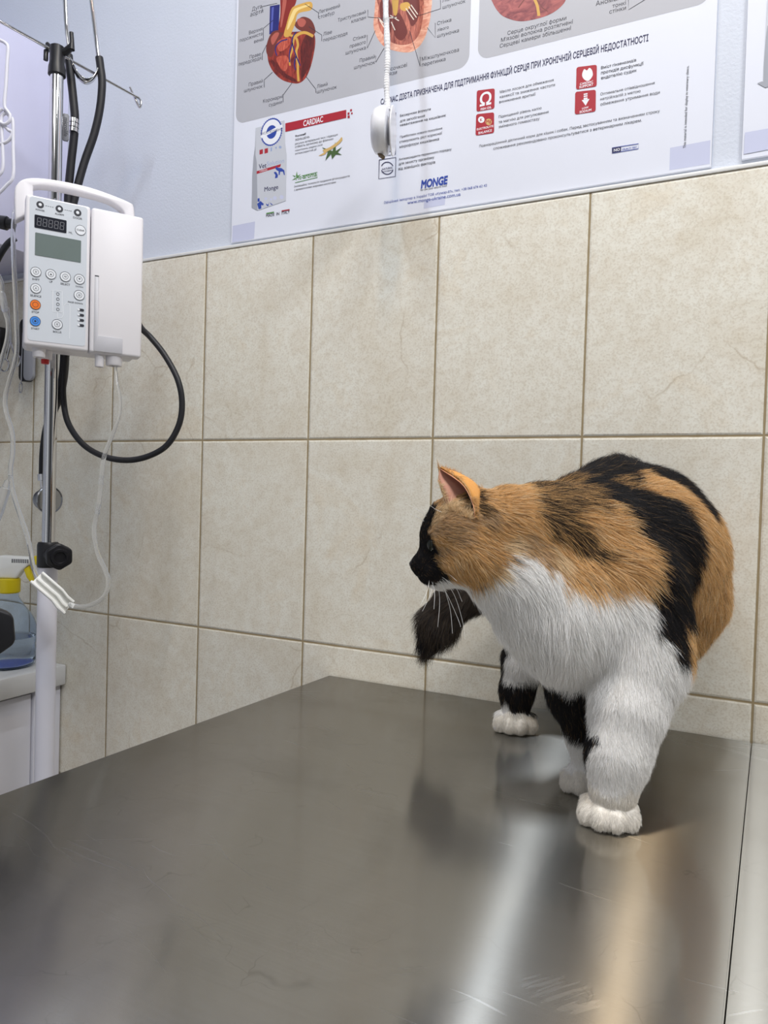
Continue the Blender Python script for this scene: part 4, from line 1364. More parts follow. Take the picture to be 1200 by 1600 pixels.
for a, e in (((71, 321.5), (85, 324.5)), ((101, 328), (113, 330.5))):
    for k in range(4):
        p, p2 = np.array(a) + (np.array(e) - a) * (k / 4), np.array(a) + (np.array(e) - a) * (k / 4 + .14)
        A, B = pl_(*p), pl_(*p2)
        mb.poly([(A[0], -0.00062, A[1] - .0003), (B[0], -0.00062, B[1] - .0003), (B[0], -0.00062, B[1] + .0003), (A[0], -0.00062, A[1] + .0003)])
mb.build('dash_print', M_DARKP, pump, smooth=False)
ck = disc_y(125.7, 360, 8.2, -0.0001, -0.0009).build('key', M_KEYW, pump)
disc_y(125.7, 360, 8.4, -0.0008, -0.0010, 7.8).build('key_ring', M_DARKP, ck)
pump_text('CLEAR', 125.7, 360, 12, ck, y=-0.00112, bold=0.01)
pump_text('ML', 110.5, 364, 6, pump)
for k in range(4):
    c = pl_(126.3, 484.5 + 8 * k)
    kk = 0.0008
    lp = face_poly('lamp_print', [(c[0] + x * kk * .85, c[1] + z * kk * .85) for x, z in rounded(-6, -2.6, 6, 2.6, 2.5)], M_DARKP, lift=0.0006)
    disc_y(122.8, 484 + 8 * k, 1.9, -0.0005, -0.0011).build('lamp_dot', M_KEYW, lp)
mb = MB()
for path in ([(80, 454), (96, 455)], [(82.5, 454.5), (82.5, 487)], [(97, 455), (97, 488)], [(82.5, 487), (97, 488)], [(89.5, 488), (90, 497), (96, 497), (99, 492), (99.5, 478), (103, 474), (108, 475), (109.5, 480), (108.5, 529)]):
    pts = [pl_(*p) for p in path]
    for A, B in zip(pts, pts[1:]):
        d = Vector((B[0] - A[0], B[1] - A[1])).normalized() * 0.00035
        mb.poly([(A[0] - d.y, -0.00062, A[1] + d.x), (A[0] + d.y, -0.00062, A[1] - d.x), (B[0] + d.y, -0.00062, B[1] - d.x), (B[0] - d.y, -0.00062, B[1] + d.x)])
mb.build('chamber_print', M_KEYW, pump, smooth=False)
for k in range(4):
    disc_y(90.3, 459.5 + 8 * k, 2.5, -0.0004, -0.0007, 1.9).build('drop_print', M_DARKP, pump)
# door latch
L = [pl_(*p) for p in ((148.2, 432), (154.5, 433), (153, 525), (191.5, 529), (191, 556), (146, 551))]
x0_, x1_, x2_ = L[0][0], L[1][0], L[3][0]
z0_, z1_, z2_ = 0.0025, (L[2][1] + L[3][1]) / 2, L[0][1]
face_poly('latch', [(x0_, z0_), (x2_, z0_), (x2_, z1_), (x1_, z1_), (x1_, z2_), (x0_, z2_)], M_INSET, door_part, lift=0.0005, thick=0.001, bevel=0.0002)
face_poly('latch_slot', [(x0_, z2_), (x1_, z2_), (x1_, z2_ + 0.0018), (x0_, z2_ + 0.0018)], M_DARKP, door_part, lift=0.0004)
# fittings under the pump
for nm, x, y, r, l, mm in (('foot', 0.020, 0.016, 0.008, 0.012, M_PUMPW), ('foot', 0.030, 0.040, 0.009, 0.010, M_PUMPW), ('tube_guide', 0.097, 0.012, 0.0060, 0.017, M_PUMPW), ('tube_guide', 0.117, 0.015, 0.011, 0.013, M_PUMPW)):
    MB().lathe([(r * 1.05, 0.004), (r, -l * .9), (r * .92, -l), (r * .6, -l), (r * .55, -l * .6), (0, -l * .6)], Matrix.Translation((x, y, 0)), 20).build(nm, mm, pump)
MB().lathe([(0.0052, -0.006), (0.0052, -0.0155), (0.0045, -0.016), (0, -0.016)], Matrix.Translation((0.030, 0.040, 0)), 18).build('red_tab', M_REDP, pump)
MB().box((0.015, 0.062, 0.06), (0.066, 0.0875, 0.14), bevel=0.005).build('mount', M_GREYP, pump)

# ================================================================== CABLES, STETHOSCOPE, TUBING
D = POLE_D
cord = MB()
cord.tube(smooth_path([at(214, 500, D + .01), at(222, 514, D), at(236, 528, D - .01), at(258, 556, D - .02), at(278, 594, D - .03), at(284.5, 632, D - .03), (at(278, 668, D - .03)), at(256, 700, D - .03), at(215, 717.5, D - .025),
                       at(172, 716, D - .02), at(133, 697, D - .01), at(107, 662, D), at(99, 622, D + .004), at(100, 585, D + .003), at(104, 545, D + .003)], 8), 4.6 * mpp, 12)
tag(cord.build('looped_cable', M_RUBBER), 'thick black cable hanging in a wide loop to the right of the pole', 'cable')
pc = thing('power_cord', 'black power plug and cord on the left side of the infusion pump', 'power cord', at(10, 348, D - .02))
mb = MB()
mb.tube([at(22, 350, D - .03), at(12, 349, D - .03), at(11, 349, D - .03), at(-6, 346, D - .03), at(-14, 345, D - .03)], [7.5 * mpp, 7.5 * mpp, 10.5 * mpp, 9.5 * mpp, 6 * mpp], 10)
mb.build('plug', M_BLACK, pc, local=False)
MB().tube(smooth_path([at(24, 372, D + .03), at(14, 379, D + .03), at(4, 392, D + .03), at(-8, 415, D + .03), at(-25, 460, D + .03)], 6), 5 * mpp, 10).build('cord', M_RUBBER, pc, local=False)

st_ = thing('stethoscope', 'black and chrome stethoscope hanging on the drip stand arm', 'stethoscope', at(110, 120, D))
def ear_tube(pts):
    return MB().tube(smooth_path(pts, 6), 3.6 * mpp, 10).build('ear_tube', M_CHROME, st_, local=False)
ear_tube([at(101, -60, D + .01), at(102, 0, D + .01), at(104, 40, D + .01), at(107, 70, D + .012), at(109, 92, D + .015)])
ear_tube([at(137, -60, D + .03), at(143, 0, D + .03), at(148, 42, D + .03), at(154, 92, D + .03)])
DD = D + .03
MB().tube(smooth_path([at(107, 86, D + .015), at(110, 115, D + .015), at(114, 150, D + .015), at(117, 185, D + .016), at(115.5, 215, D + .018), at(111, 255, D + .02), at(107, 300, D + .022), at(105, 360, D + .024)], 6), 6.4 * mpp, 14).build('hose', M_RUBBER, st_, local=False)
MB().tube(smooth_path([at(155, 90, DD), at(157, 105, DD), at(159.5, 130, DD), at(156, 170, DD), at(147, 210, DD), at(133, 250, D + .028), at(122, 288, D + .026), at(112, 330, D + .025), at(106, 362, D + .024)], 6), 6.2 * mpp, 14).build('hose', M_RUBBER, st_, local=False)
MB().tube(smooth_path([at(105, 352, D + .024), at(103, 450, D + .024), at(101, 560, D + .022), at(95, 610, D + .022), at(84, 640, D + .024), at(74, 668, D + .026), at(68.5, 705, D + .028), at(67, 744, D + .03)], 8), [*np.linspace(7.5, 6.4, 57) * mpp], 14).build('hose', M_RUBBER, st_, local=False)
for px, py, dd in ((115.5, 193, D + .016),):
    fb = MB()
    for k in range(3):
        fb.tube([at(px + .4 - k * .6, py - 6 + k * 7, dd), at(px - k * .6, py + k * 7, dd)], 8.0 * mpp, 16)
    fb.build('ferrule', M_CHROME, st_, local=False)
tg = MB()
Mtag = frame_matrix(at(102.5, 200, D + .004), rgt, to_cam)
tg.prism([(x * mpp, z * mpp) for x, z in [(-5, -18), (-3, -21), (3, -21), (5, -18), (5, 18), (3, 21), (-3, 21), (-5, 18)]], 0.003, Mtag, bevel=0.0005)
tagp = tg.build('tag', mat('dark_grey_tag', lin(112, 114, 122), 0.5), st_, local=False)
pts2, tris = glyph_mesh('microlife', 0.01)
me = text_mesh(np.concatenate([pts2, np.zeros((len(pts2), 1))], 1), tris)
mb = MB()
mb.bm.from_mesh(me)
bpy.data.meshes.remove(me)
xx = [v.co.x for v in mb.bm.verts]
sc__ = 29 * mpp / (max(xx) - min(xx))
for v in mb.bm.verts:
    v.co = Mtag @ Vector((v.co.y * sc__ - 2.2 * mpp, -(v.co.x - (max(xx) + min(xx)) / 2) * sc__, 0.0032))
mb.build('lettering', M_DARKP, tagp, smooth=False, fix=False)
# spring strip between the ear tubes
sp_path = smooth_path([at(110, 94, D + .012), at(116, 106, D + .012), at(124, 120, D + .016), at(135, 127, D + .02), at(146, 122, D + .024), at(153, 108, D + .028), at(155, 94, D + .03)], 5)
mb = MB()
w_ = (to_cam * 0.7 + Vector((0, 0, 0.7))) * 0.0045
vs = [(mb.bm.verts.new(p - w_), mb.bm.verts.new(p + w_)) for p in sp_path]
for a, e in zip(vs, vs[1:]):
    mb.bm.faces.new((a[0], a[1], e[1], e[0]))
spg = mb.build('spring_strip', M_CHROME, st_, local=False, fix=False)
sol = spg.modifiers.new('thickness', 'SOLIDIFY')
sol.thickness = 0.0012
# chest piece
cdir = (to_cam * 0.80 - rgt * 0.05 + rgt * 0.52).normalized()
cc = at(76, 781, D + .028)
rc = 22.5 * mpp
Mc = frame_matrix(cc, (0, 0, 1), cdir)
cp = MB()
cp.lathe([(0, -0.020), (rc * .62, -0.020), (rc * .70, -0.018), (rc * .70, -0.012), (rc * .32, -0.010), (rc * .30, -0.004), (rc * .95, -0.002), (rc, 0.0), (rc, 0.003), (rc * .93, 0.0045), (rc * .88, 0.0030), (0, 0.0030)], Mc, 40, cap=False)
cp.build('chest_piece', mat('satin_steel', lin(150, 152, 156), 0.24, 1.0), st_, local=False)
MB().tube([at(67, 741, D + .03), at(67.5, 751, D + .03)], 8.2 * mpp, 18).tube([at(67.5, 750, D + .03), at(69, 770, D + .035)], 5 * mpp, 16).build('stem', M_CHROME, st_, local=False)

# infusion set
iv = thing('infusion_set', 'clear infusion tubing with a white slide clamp hanging from the pump', 'infusion line', at(85, 925, D - .03))
DF = D - .05
pumpout = PM @ Vector((0.119, 0.016, -0.012))
pd_ = float((RW @ (np.array(pumpout) - CAM))[2])
tube_r = 3.4 * mpp
MB().tube(smooth_path([pumpout, at(183, 598, DF), at(188, 625, DF), at(186, 650, DF), at(174, 683, DF), at(163, 712, DF), at(158.5, 745, DF), at(155, 783, DF), at(148.5, 815, DF), at(147, 838, DF), at(154, 868, DF),
                       at(165, 892, DF), at(169.5, 910, DF), at(163, 931, DF), at(145, 944, DF), at(125, 948, DF), at(108, 944, DF)], 8), [tube_r * (0.62 + 0.38 * min(1, max(0, (i - 20) / 18))) for i in range(129)], 12).build('tube', M_CLEAR, iv, local=False)
MB().tube(smooth_path([at(60, 905, DF), at(52, 885, DF), at(47.5, 860, DF), at(41, 832, DF), at(28, 795, DF), at(19, 762, DF), at(16.5, 735, DF), at(20, 705, DF), at(19, 675, DF), at(10, 645, DF), at(8, 622, DF), at(14, 596, DF),
                       at(23, 566, DF), at(26.5, 540, DF), at(25, 490, DF), at(22.5, 430, DF), at(20.5, 375, DF), at(22, 340, DF), at(27, 322, D - .04)], 8), tube_r, 12).build('tube', M_CLEAR, iv, local=False)
MB().tube(smooth_path([at(-12, 412, DF + .02), at(2, 440, DF + .02), at(3, 458, DF + .02), at(8, 487, DF + .02), at(12.5, 505, DF + .02), at(11, 530, DF + .02), at(3, 560, DF + .02), at(-8, 600, DF + .02)], 6), tube_r * .95, 12).build('tube', M_CLEAR, iv, local=False)
MB().tube([at(2, 456, DF + .02), at(3, 460, DF + .02), at(7.5, 484, DF + .02), at(8.3, 488, DF + .02)], [tube_r, tube_r * 1.6, tube_r * 1.6, tube_r], 12).build('connector', M_CLEAR, iv, local=False)
MB().tube([at(17, 742, DF), at(13, 750, DF), at(12, 752, DF), at(9, 762, DF), at(8.5, 763, DF), at(-3, 800, DF), at(-8, 815, DF)], [.0018, .0022, .004, .005, .0075, .0075, .006], 14).build('drip_chamber', M_CLEAR, iv, local=False)
for px0, py0, px1, py1 in ((158.7, 743, 157.2, 757), (154.3, 788, 151.5, 803)):
    MB().tube([at(px0, py0, DF), at(px1, py1, DF)], tube_r * 1.12, 12).build('joint', M_CLEAR, iv, local=False)
# slide clamp body: a stepped trough
A_, B_ = at(57, 903, DF - .004), at(110, 945, DF - .004)
xa = (B_ - A_).normalized()
Ms = frame_matrix(A_, xa, (to_cam + Vector((0, 0, .25)) + rgt * .1))
Lc = (B_ - A_).length
h_ = 11.5 * mpp
mb = MB()
mb.prism([(-0.002, -h_), (Lc * .60, -h_), (Lc * .80, -h_ * 1.25), (Lc * 1.02, -h_ * 1.25), (Lc * 1.02, -h_ * .95), (Lc * .80, -h_ * .95), (Lc * .60, -h_ * .70), (-0.002, -h_ * .70)], 0.010, Ms, bevel=0.0006)
mb.prism([(0, h_), (Lc * .60, h_), (Lc * .78, h_ * .8), (Lc * .98, h_ * .8), (Lc * .98, h_ * .5), (Lc * .80, h_ * .5), (Lc * .62, h_ * .70), (0, h_ * .70)], 0.010, Ms, bevel=0.0006)
mb.prism([(0, -h_ * .8), (Lc * .60, -h_ * .8), (Lc * .80, -h_), (Lc, -h_), (Lc, h_ * .6), (Lc * .80, h_ * .6), (Lc * .62, h_ * .8), (0, h_ * .8)], 0.0025, Ms, bevel=0.0006)
mb.prism([(0.001, -h_ * .18), (Lc * .62, -h_ * .18), (Lc * .82, -h_ * .45), (Lc * .95, -h_ * .45), (Lc * .95, -h_ * .20), (Lc * .82, -h_ * .15), (Lc * .64, h_ * .16), (0.001, h_ * .16)], 0.0075, Ms, bevel=0.0006)
mb.prism([(Lc * .97, -h_ * .1), (Lc * 1.06, -h_ * .05), (Lc * 1.06, h_ * .35), (Lc * .97, h_ * .4)], 0.008, Ms, bevel=0.0006)
mb.build('slide_clamp', M_WHITEP, iv, local=False)

# black clamp knob cut by the left edge, on a pole of its own
DK = 0.75
kp = at(-40, 985, DK)
s2 = thing('second_stand', 'black faceted clamp knob poking in at the left edge before the spray bottle', 'stand', (kp.x, kp.y, 0))
kk_ = DK / F_PX
MB().tube([(kp.x, kp.y, 0), (kp.x, kp.y, kp.z + 0.03)], 13 * kk_, 24).build('pole', M_WTUBE, s2, local=False)
MB().tube([(kp.x, kp.y, 0.0), (kp.x, kp.y, 0.012)], 0.11, 32).build('foot_plate', M_WTUBE, s2, local=False)
Mk2 = frame_matrix(at(-24, 985, DK - .03), (0.1, 0, 1), to_cam + rgt * .15)
mb = MB()
hx = []
for k in range(6):
    a0 = math.radians(60 * k + 8)
    for da in (-0.10, 0.10):
        hx.append((42 * kk_ * math.cos(a0 + da), 42 * kk_ * math.sin(a0 + da)))
mb.prism(hx, 0.016, Mk2, bevel=0.003, seg=3)
mb.tube([Vector((kp.x, kp.y, kp.z)), at(-24, 985, DK - .028)], 0.012, 18)
mb.build('knob', M_BLACK, s2, local=False)

# ================================================================== HANGING REEL BEFORE THE POSTER
yc = -0.07
top = on_wall(607, 168, yc)
HD = float((RW @ (np.array(top) - CAM))[2])
hp_ = HD / F_PX
reel = thing('hanging_reel', 'white oval plastic reel dangling on a wrapped white cord before the poster', 'hanging reel', top)
c_top = on_wall(602.5, 0, yc)
pts, rad = [], []
ceil_pt = Vector((c_top.x - 0.002, yc, 2.649))
knots = smooth_path([ceil_pt, on_wall(601, -200, yc), c_top, on_wall(604, 40, yc), on_wall(605.5, 90, yc), on_wall(604, 130, yc), on_wall(606, 172, yc)], 60)
for i, p in enumerate(knots):
    pts.append(p)
    rad.append((4.6 + 0.25 * (i % 6 == 0) - 0.2 * (i % 6 == 3) + 0.4 * math.sin(i * .13)) * hp_)
MB().tube(pts, rad, 14).build('cord', mat('white_wrap', lin(226, 226, 228), 0.5, bump=0.3, bump_scale=600), reel, local=False)
axis = (Vector(RW[0]) * 0.98 - Vector(RW[2]) * 0.13 + Vector((0, 0, -0.06))).normalized()
cR = on_wall(597, 205, yc)
Mr = frame_matrix(cR, (0, 0, 1), axis)
Rr = 36 * hp_
MB().lathe([(0, -0.0125), (Rr * .70, -0.0120), (Rr * .90, -0.0085), (Rr * .985, -0.002), (Rr, 0.003), (Rr * .96, 0.007), (Rr * .86, 0.0085), (0, 0.0085)], Mr, 48, cap=False).build('case', mat('glossy_white_plastic', lin(234, 234, 238), 0.2), reel, local=False)
MB().lathe([(0, 0.0085), (Rr * .55, 0.0085), (Rr * .55, 0.0135), (0, 0.0135)], Mr, 32, cap=False).build('core', M_GREYP, reel, local=False)
MB().lathe([(0, 0.0132), (Rr * .98, 0.0132), (Rr * 1.0, 0.0140), (Rr * .98, 0.0150), (0, 0.0150)], Mr, 48, cap=False).build('cover', mat('glossy_white_cover', lin(234, 234, 238), 0.2), reel, local=False)
MB().tube(smooth_path([on_wall(592, 236, yc), on_wall(594, 242, yc), on_wall(599, 246, yc - .002)], 4), 3.2 * hp_, 10).build('stub', mat('brown_plastic', lin(110, 92, 66), 0.5), reel, local=False)

# ================================================================== CAT
def blob_points(chain):
    return [(np.array(at(x, y, d)), r) for x, y, d, r in chain]


CHAINS = [
    # torso, front to back
    [(880, 962, .655, .047), (930, 885, .690, .062), (985, 872, .740, .079), (1008, 870, .785, .077), (985, 858, .830, .070), (930, 890, .842, .060)],
    [(905, 800, .705, .034), (960, 795, .770, .047), (1015, 806, .800, .050)],
    [(1012, 870, .785, .070), (1050, 935, .770, .050), (1040, 975, .770, .040)],
    [(880, 962, .655, .046), (925, 1010, .680, .046), (960, 985, .740, .055), (960, 960, .800, .058)],
    # neck and ruff
    [(915, 852, .690, .054), (855, 836, .672, .043), (795, 828, .652, .038)],
    [(870, 940, .655, .048), (815, 905, .645, .037), (765, 880, .640, .030)],
    [(880, 975, .650, .046), (835, 955, .645, .033)],
]
HEAD = [
    # head
    [(738, 826, .644, .0345), (722, 832, .638, .0330)],
    [(702, 830, .637, .0245), (689, 838, .637, .0170)],
    [(690, 850, .637, .0165), (676, 872, .637, .0120), (666, 884, .638, .0095)],
    [(682, 884, .630, .0100), (672, 894, .633, .0095)],
    [(682, 884, .645, .0100), (672, 894, .643, .0095)],
    [(664, 880, .6385, .0090), (655, 882, .6395, .0070)],
    [(738, 866, .624, .0215), (714, 874, .627, .0180)],
    [(738, 866, .662, .0215), (714, 874, .659, .0180)],
    [(705, 892, .640, .0145), (685, 906, .641, .0080)],
]
LIMBS = [
    # left fore leg (nearest)
    [(900, 945, .660, .046), (950, 985, .657, .044), (985, 1040, .645, .034)],
    [(940, 930, .672, .050), (990, 985, .660, .044), (1000, 1050, .642, .033)],
    [(985, 915, .660, .046), (1000, 1028, .642, .0355), (980, 1110, .622, .0280), (966, 1178, .611, .0230), (959, 1232, .607, .0195)],
    # right fore leg
    [(900, 1010, .672, .036), (900, 1085, .674, .0215), (910, 1145, .676, .0125), (913, 1195, .677, .0105)],
    # right hind leg
    [(930, 930, .840, .056), (865, 985, .842, .042), (820, 1032, .846, .0215), (808, 1078, .848, .0160), (806, 1108, .846, .0150)],
    # left hind leg
    [(1035, 960, .780, .046), (1012, 1060, .790, .024), (985, 1115, .800, .0150), (978, 1145, .800, .0135)],
    # tail
    [(930, 890, .850, .040), (870, 908, .868, .020), (800, 920, .872, .0150), (740, 928, .872, .0155), (706, 942, .868, .0180), (686, 972, .866, .0180), (669, 1006, .864, .0090)],
]


def paw(px, py, depth, s, fwd=(0, 0), splay=1.0):
    """toes and pad of one foot, seen from the front; s = size in metres"""
    k = F_PX / depth
    c = at(px, py, depth)
    out = []
    base = np.array([c.x, c.y, TZ])
    tocam = np.array([CAM[0] - c.x, CAM[1] - c.y, 0.0])
    tocam /= np.linalg.norm(tocam)
    f = tocam * math.cos(fwd[0]) + np.array([-tocam[1], tocam[0], 0]) * math.sin(fwd[0])
    r = np.array([-f[1], f[0], 0.0])
    out.append([(base + np.array([0, 0, s * .78]) - f * s * .30, s * .72), (base + np.array([0, 0, s * .66]) + f * s * .10, s * .66)])
    for a, fw, hh in ((-.74, .26, .54), (-.265, .62, .62), (.265, .62, .62), (.74, .26, .54)):
        p = base + r * a * s * splay + f * fw * s + np.array([0, 0, s * hh * .72])
        out.append([(p - f * s * .45 + np.array([0, 0, s * .30]), s * .34), (p + np.array([0, 0, s * .02]), s * .385), (p + f * s * .10 - np.array([0, 0, s * .06]), s * .34)])
    return out


PAWS = (paw(951, 1270, .606, .0215) + paw(911, 1226, .675, .0185, (0.15, 0)) + paw(805, 1132, .842, .0215) + paw(975, 1158, .800, .0200))

SEGS = [blob_points(ch) for ch in CHAINS + LIMBS]
HEADS = [blob_points(ch) for ch in HEAD]
TOES = PAWS


def sdf_grid(vox):
    allp = [p for s in SEGS + HEADS + TOES for p in s]
    lo = np.min([p - r for p, r in allp], 0) - 4 * vox
    hi = np.max([p + r for p, r in allp], 0) + 4 * vox
    lo[2] = min(lo[2], TZ - 4 * vox)
    n = np.ceil((hi - lo) / vox).astype(int) + 1
    gx, gy, gz = [lo[i] + vox * np.arange(n[i]) for i in range(3)]
    D = np.full(n, 0.05, np.float32)

    def smin(a, b, k):
        h = np.maximum(k - np.abs(a - b), 0.0) / k
        return np.minimum(a, b) - h * h * k * 0.25

    def put(segs, k):
        for s in segs:
            for (p0, r0), (p1, r1) in zip(s, s[1:]):
                m = max(r0, r1) + 3 * k + 0.01
                a = np.maximum(np.floor((np.minimum(p0, p1) - m - lo) / vox).astype(int), 0)
                b = np.minimum(np.ceil((np.maximum(p0, p1) + m - lo) / vox).astype(int) + 1, n)
                X, Y, Z = np.meshgrid(gx[a[0]:b[0]], gy[a[1]:b[1]], gz[a[2]:b[2]], indexing='ij')
                d = p1 - p0
                dd = d @ d + 1e-12
                t = np.clip(((X - p0[0]) * d[0] + (Y - p0[1]) * d[1] + (Z - p0[2]) * d[2]) / dd, 0, 1)
                q = np.sqrt((X - p0[0] - t * d[0]) ** 2 + (Y - p0[1] - t * d[1]) ** 2 + (Z - p0[2] - t * d[2]) ** 2) - (r0 + (r1 - r0) * t)
                sl = (slice(a[0], b[0]), slice(a[1], b[1]), slice(a[2], b[2]))
                D[sl] = smin(D[sl], q.astype(np.float32), k)
    put(SEGS, 0.014)
    put(HEADS, 0.0065)
    put(TOES, 0.0015)
    floor_d = (TZ + 0.0004 - gz)[None, None, :]
    D = np.maximum(D, floor_d.astype(np.float32))
    return D, lo, vox


def surface_nets(D, lo, vox):
    S = D < 0
    c = np.zeros(tuple(np.array(D.shape) - 1), np.int8)
    corners = [(i, j, k) for i in (0, 1) for j in (0, 1) for k in (0, 1)]
    nx, ny, nz = c.shape
    for i, j, k in corners:
        c += S[i:i + nx, j:j + ny, k:k + nz]
    act = (c > 0) & (c < 8)
    idx = np.full(c.shape, -1, np.int64)
    cells = np.argwhere(act)
    idx[act] = np.arange(len(cells))
    acc = np.zeros((len(cells), 3))
    cnt = np.zeros(len(cells))
    val = {cr: D[cells[:, 0] + cr[0], cells[:, 1] + cr[1], cells[:, 2] + cr[2]] for cr in corners}
    for a in corners:
        for ax in range(3):
            if a[ax] == 0:
                b = list(a)
                b[ax] = 1
                b = tuple(b)
                va, vb = val[a], val[b]
                x = (va < 0) != (vb < 0)
                t = np.where(x, va / np.where(x, va - vb, 1), 0)
                p = np.tile(np.array(a, float), (len(cells), 1))
                p[:, ax] = t
                acc[x] += p[x]
                cnt[x] += 1
    V = lo + vox * (cells + acc / cnt[:, None])
    F = []
    for ax in range(3):
        u, v = (ax + 1) % 3, (ax + 2) % 3
        sl0 = [slice(None)] * 3
        sl1 = [slice(None)] * 3
        sl0[ax] = slice(0, -1)
        sl1[ax] = slice(1, None)
        cross = S[tuple(sl0)] != S[tuple(sl1)]
        e = np.argwhere(cross)
        e = e[(e[:, u] > 0) & (e[:, v] > 0) & (e[:, u] < D.shape[u] - 1) & (e[:, v] < D.shape[v] - 1)]
        o = np.zeros(3, int)

        def off(du, dv):
            q = e.copy()
            q[:, u] -= du
            q[:, v] -= dv
            return idx[q[:, 0], q[:, 1], q[:, 2]]
        quad = np.stack([off(1, 1), off(0, 1), off(0, 0), off(1, 0)], 1)
        flip = ~S[e[:, 0], e[:, 1], e[:, 2]]
        quad[flip] = quad[flip][:, ::-1]
        F.append(quad)
    F = np.concatenate(F)
    return V, F[(F >= 0).all(1)]


Dg, lo_, vx_ = sdf_grid(0.0020)
V, Fq = surface_nets(Dg, lo_, vx_)
bm = bmesh.new()
bverts = [bm.verts.new(v) for v in V]
for q in Fq:
    try:
        bm.faces.new([bverts[i] for i in q])
    except ValueError:
        pass
bmesh.ops.recalc_face_normals(bm, faces=bm.faces)
for _ in range(2):
    bmesh.ops.smooth_vert(bm, verts=bm.verts, factor=0.5, use_axis_x=True, use_axis_y=True, use_axis_z=True)
bm.normal_update()
BVH = BVHTree.FromBMesh(bm)


def cat_hit(px, py):
    """where the view ray of a photo pixel first meets the cat's skin"""
    d = Vector(RW.T @ np.array([(px - 600) / F_PX, (py - 800) / F_PX, 1.0])).normalized()
    loc, nor, i, dist = BVH.ray_cast(Vector(CAM), d)
    if loc is None:
        # just outside the outline: take the skin nearest to the ray
        best = None
        for dep in np.linspace(.58, .90, 33):
            p = at(px, py, dep)
            l, n_, _, ds = BVH.find_nearest(p)
            if best is None or ds < best[0]:
                best = (ds, l, n_)
        return best[1], best[2]
    return loc, nor


# coat map: skin points and the colour of the coat there
COAT = '''
B 652 880 B 660 870 B 668 862 B 657 850 B 658 832 B 663 815 B 665 895 B 675 908 B 685 905 B 676 880 B 684 893 B 671 805 B 678 862 B 664 855 O 700 850 O 690 872
O 720 895 O 735 905 O 705 890 O 745 890 O 760 880 O 700 875 O 730 870 O 715 905 G 690 830 G 700 810 L 685 800 G 720 820 G 715 840 G 695 860 O 750 850 O 775 865
O 780 840 L 790 850 O 690 845 O 745 760 O 770 760 O 790 770 O 760 780 K 752 775 K 758 795 G 765 805 O 800 800 O 790 790 O 815 815 O 830 790 O 680 790 O 820 770
M 850 770 K 870 765 O 800 760 M 880 780 K 850 800 K 880 815 K 905 840 K 925 855 K 860 820 M 900 790 M 880 755 M 915 770 O 910 800 M 930 790 O 945 810 O 950 790
K 840 760 G 820 860 G 850 870 G 840 850 L 870 870 O 880 860 G 800 875 O 840 830 O 940 850 O 965 840 O 980 870 O 960 880 O 930 890 O 990 890 O 1005 880 O 1000 905
O 900 880 O 995 850 O 970 820 B 905 740 B 935 740 B 960 740 B 985 725 B 1010 730 B 1040 745 B 1065 760 B 1085 780 B 960 765 B 990 780 B 1010 800 B 1040 800 B 1020 830
B 1050 840 B 1060 800 B 1075 830 B 1080 860 B 1045 880 B 1060 900 B 1040 920 B 1055 950 B 1050 985 B 1060 1010 B 1035 950 B 1075 890 B 1065 930 B 1030 860 B 985 750 B 920 725
O 1000 752 O 1030 760 O 1060 778 O 1085 800 O 1100 825 M 970 750 B 1080 765 B 1100 785 O 1110 820 O 1125 840 O 1130 870 O 1110 860 O 1105 890 O 1125 910 O 1095 930 O 1110 950
O 1085 970 O 1095 990 O 1075 1005 O 1080 1020 O 1120 800 O 1100 905 O 1130 890 w 740 930 w 760 915 w 790 900 W 800 885 W 815 890 w 770 940 W 800 930 W 830 920 W 860 910
W 850 940 W 800 970 W 830 990 W 870 960 W 900 950 W 880 990 W 850 1030 W 900 1030 W 930 990 W 960 960 W 1000 970 W 1015 960 W 1020 1000 W 970 1010 W 1000 1050 W 1040 1040
W 1060 1060 W 960 1060 W 1030 1090 W 980 1110 W 940 1100 W 1000 1150 W 960 1160 W 940 1180 W 960 1220 C 950 1270 C 930 1265 C 980 1265 W 1000 1200 W 930 1130 W 990 1220 W 865 1060
W 890 1070 W 850 1050 B 880 1095 B 900 1100 B 915 1110 B 905 1130 B 915 1145 B 890 1115 W 910 1170 W 908 1190 C 908 1215 C 905 1222 B 922 1150 B 786 1010 B 783 1035 B 784 1060
B 783 1085 W 800 1040 W 815 1030 W 805 1060 W 830 1050 B 805 1080 B 825 1080 B 815 1100 B 828 1100 W 788 1105 C 790 1120 C 810 1125 C 825 1125 C 806 1138 W 840 1040 B 800 1095
B 895 740 B 910 733 B 885 748 B 930 755 B 950 775 B 975 797 B 1000 818 B 1016 842 B 1030 875 B 1026 935 B 1038 975 B 940 740 K 890 830 K 910 850 K 870 800 K 935 862
K 895 815 W 800 868 W 815 878 W 825 893 w 790 892 w 775 905 w 750 922 L 800 855 L 780 895 B 670 1000 B 650 980 w 690 925 w 705 922 w 725 928 w 740 925 w 700 910
w 715 915 w 695 912 W 870 918 W 900 932 W 930 940 W 960 945 W 985 950 W 1005 942 W 840 905 W 820 900 W 915 945 O 890 905 O 920 908 O 950 905 O 1000 908
'''.split()
COLS = {'W': (0.93, 0.915, 0.89), 'O': lin(214, 170, 112), 'D': lin(62, 52, 42), 'K': lin(84, 66, 46), 'B': lin(27, 25, 27), 'L': lin(228, 202, 162), 'C': (0.86, 0.82, 0.75), 'G': lin(200, 170, 134), 'M': lin(128, 102, 70)}
A_pos, A_col = [], []
for i in range(0, len(COAT), 3):
    cx_, cy_ = float(COAT[i + 1]), float(COAT[i + 2])
    p = BVH.find_nearest(at(cx_, cy_, .632))[0] if COAT[i] == 'w' else cat_hit(cx_, cy_)[0]
    A_pos.append(p)
    A_col.append(COAT[i].upper())
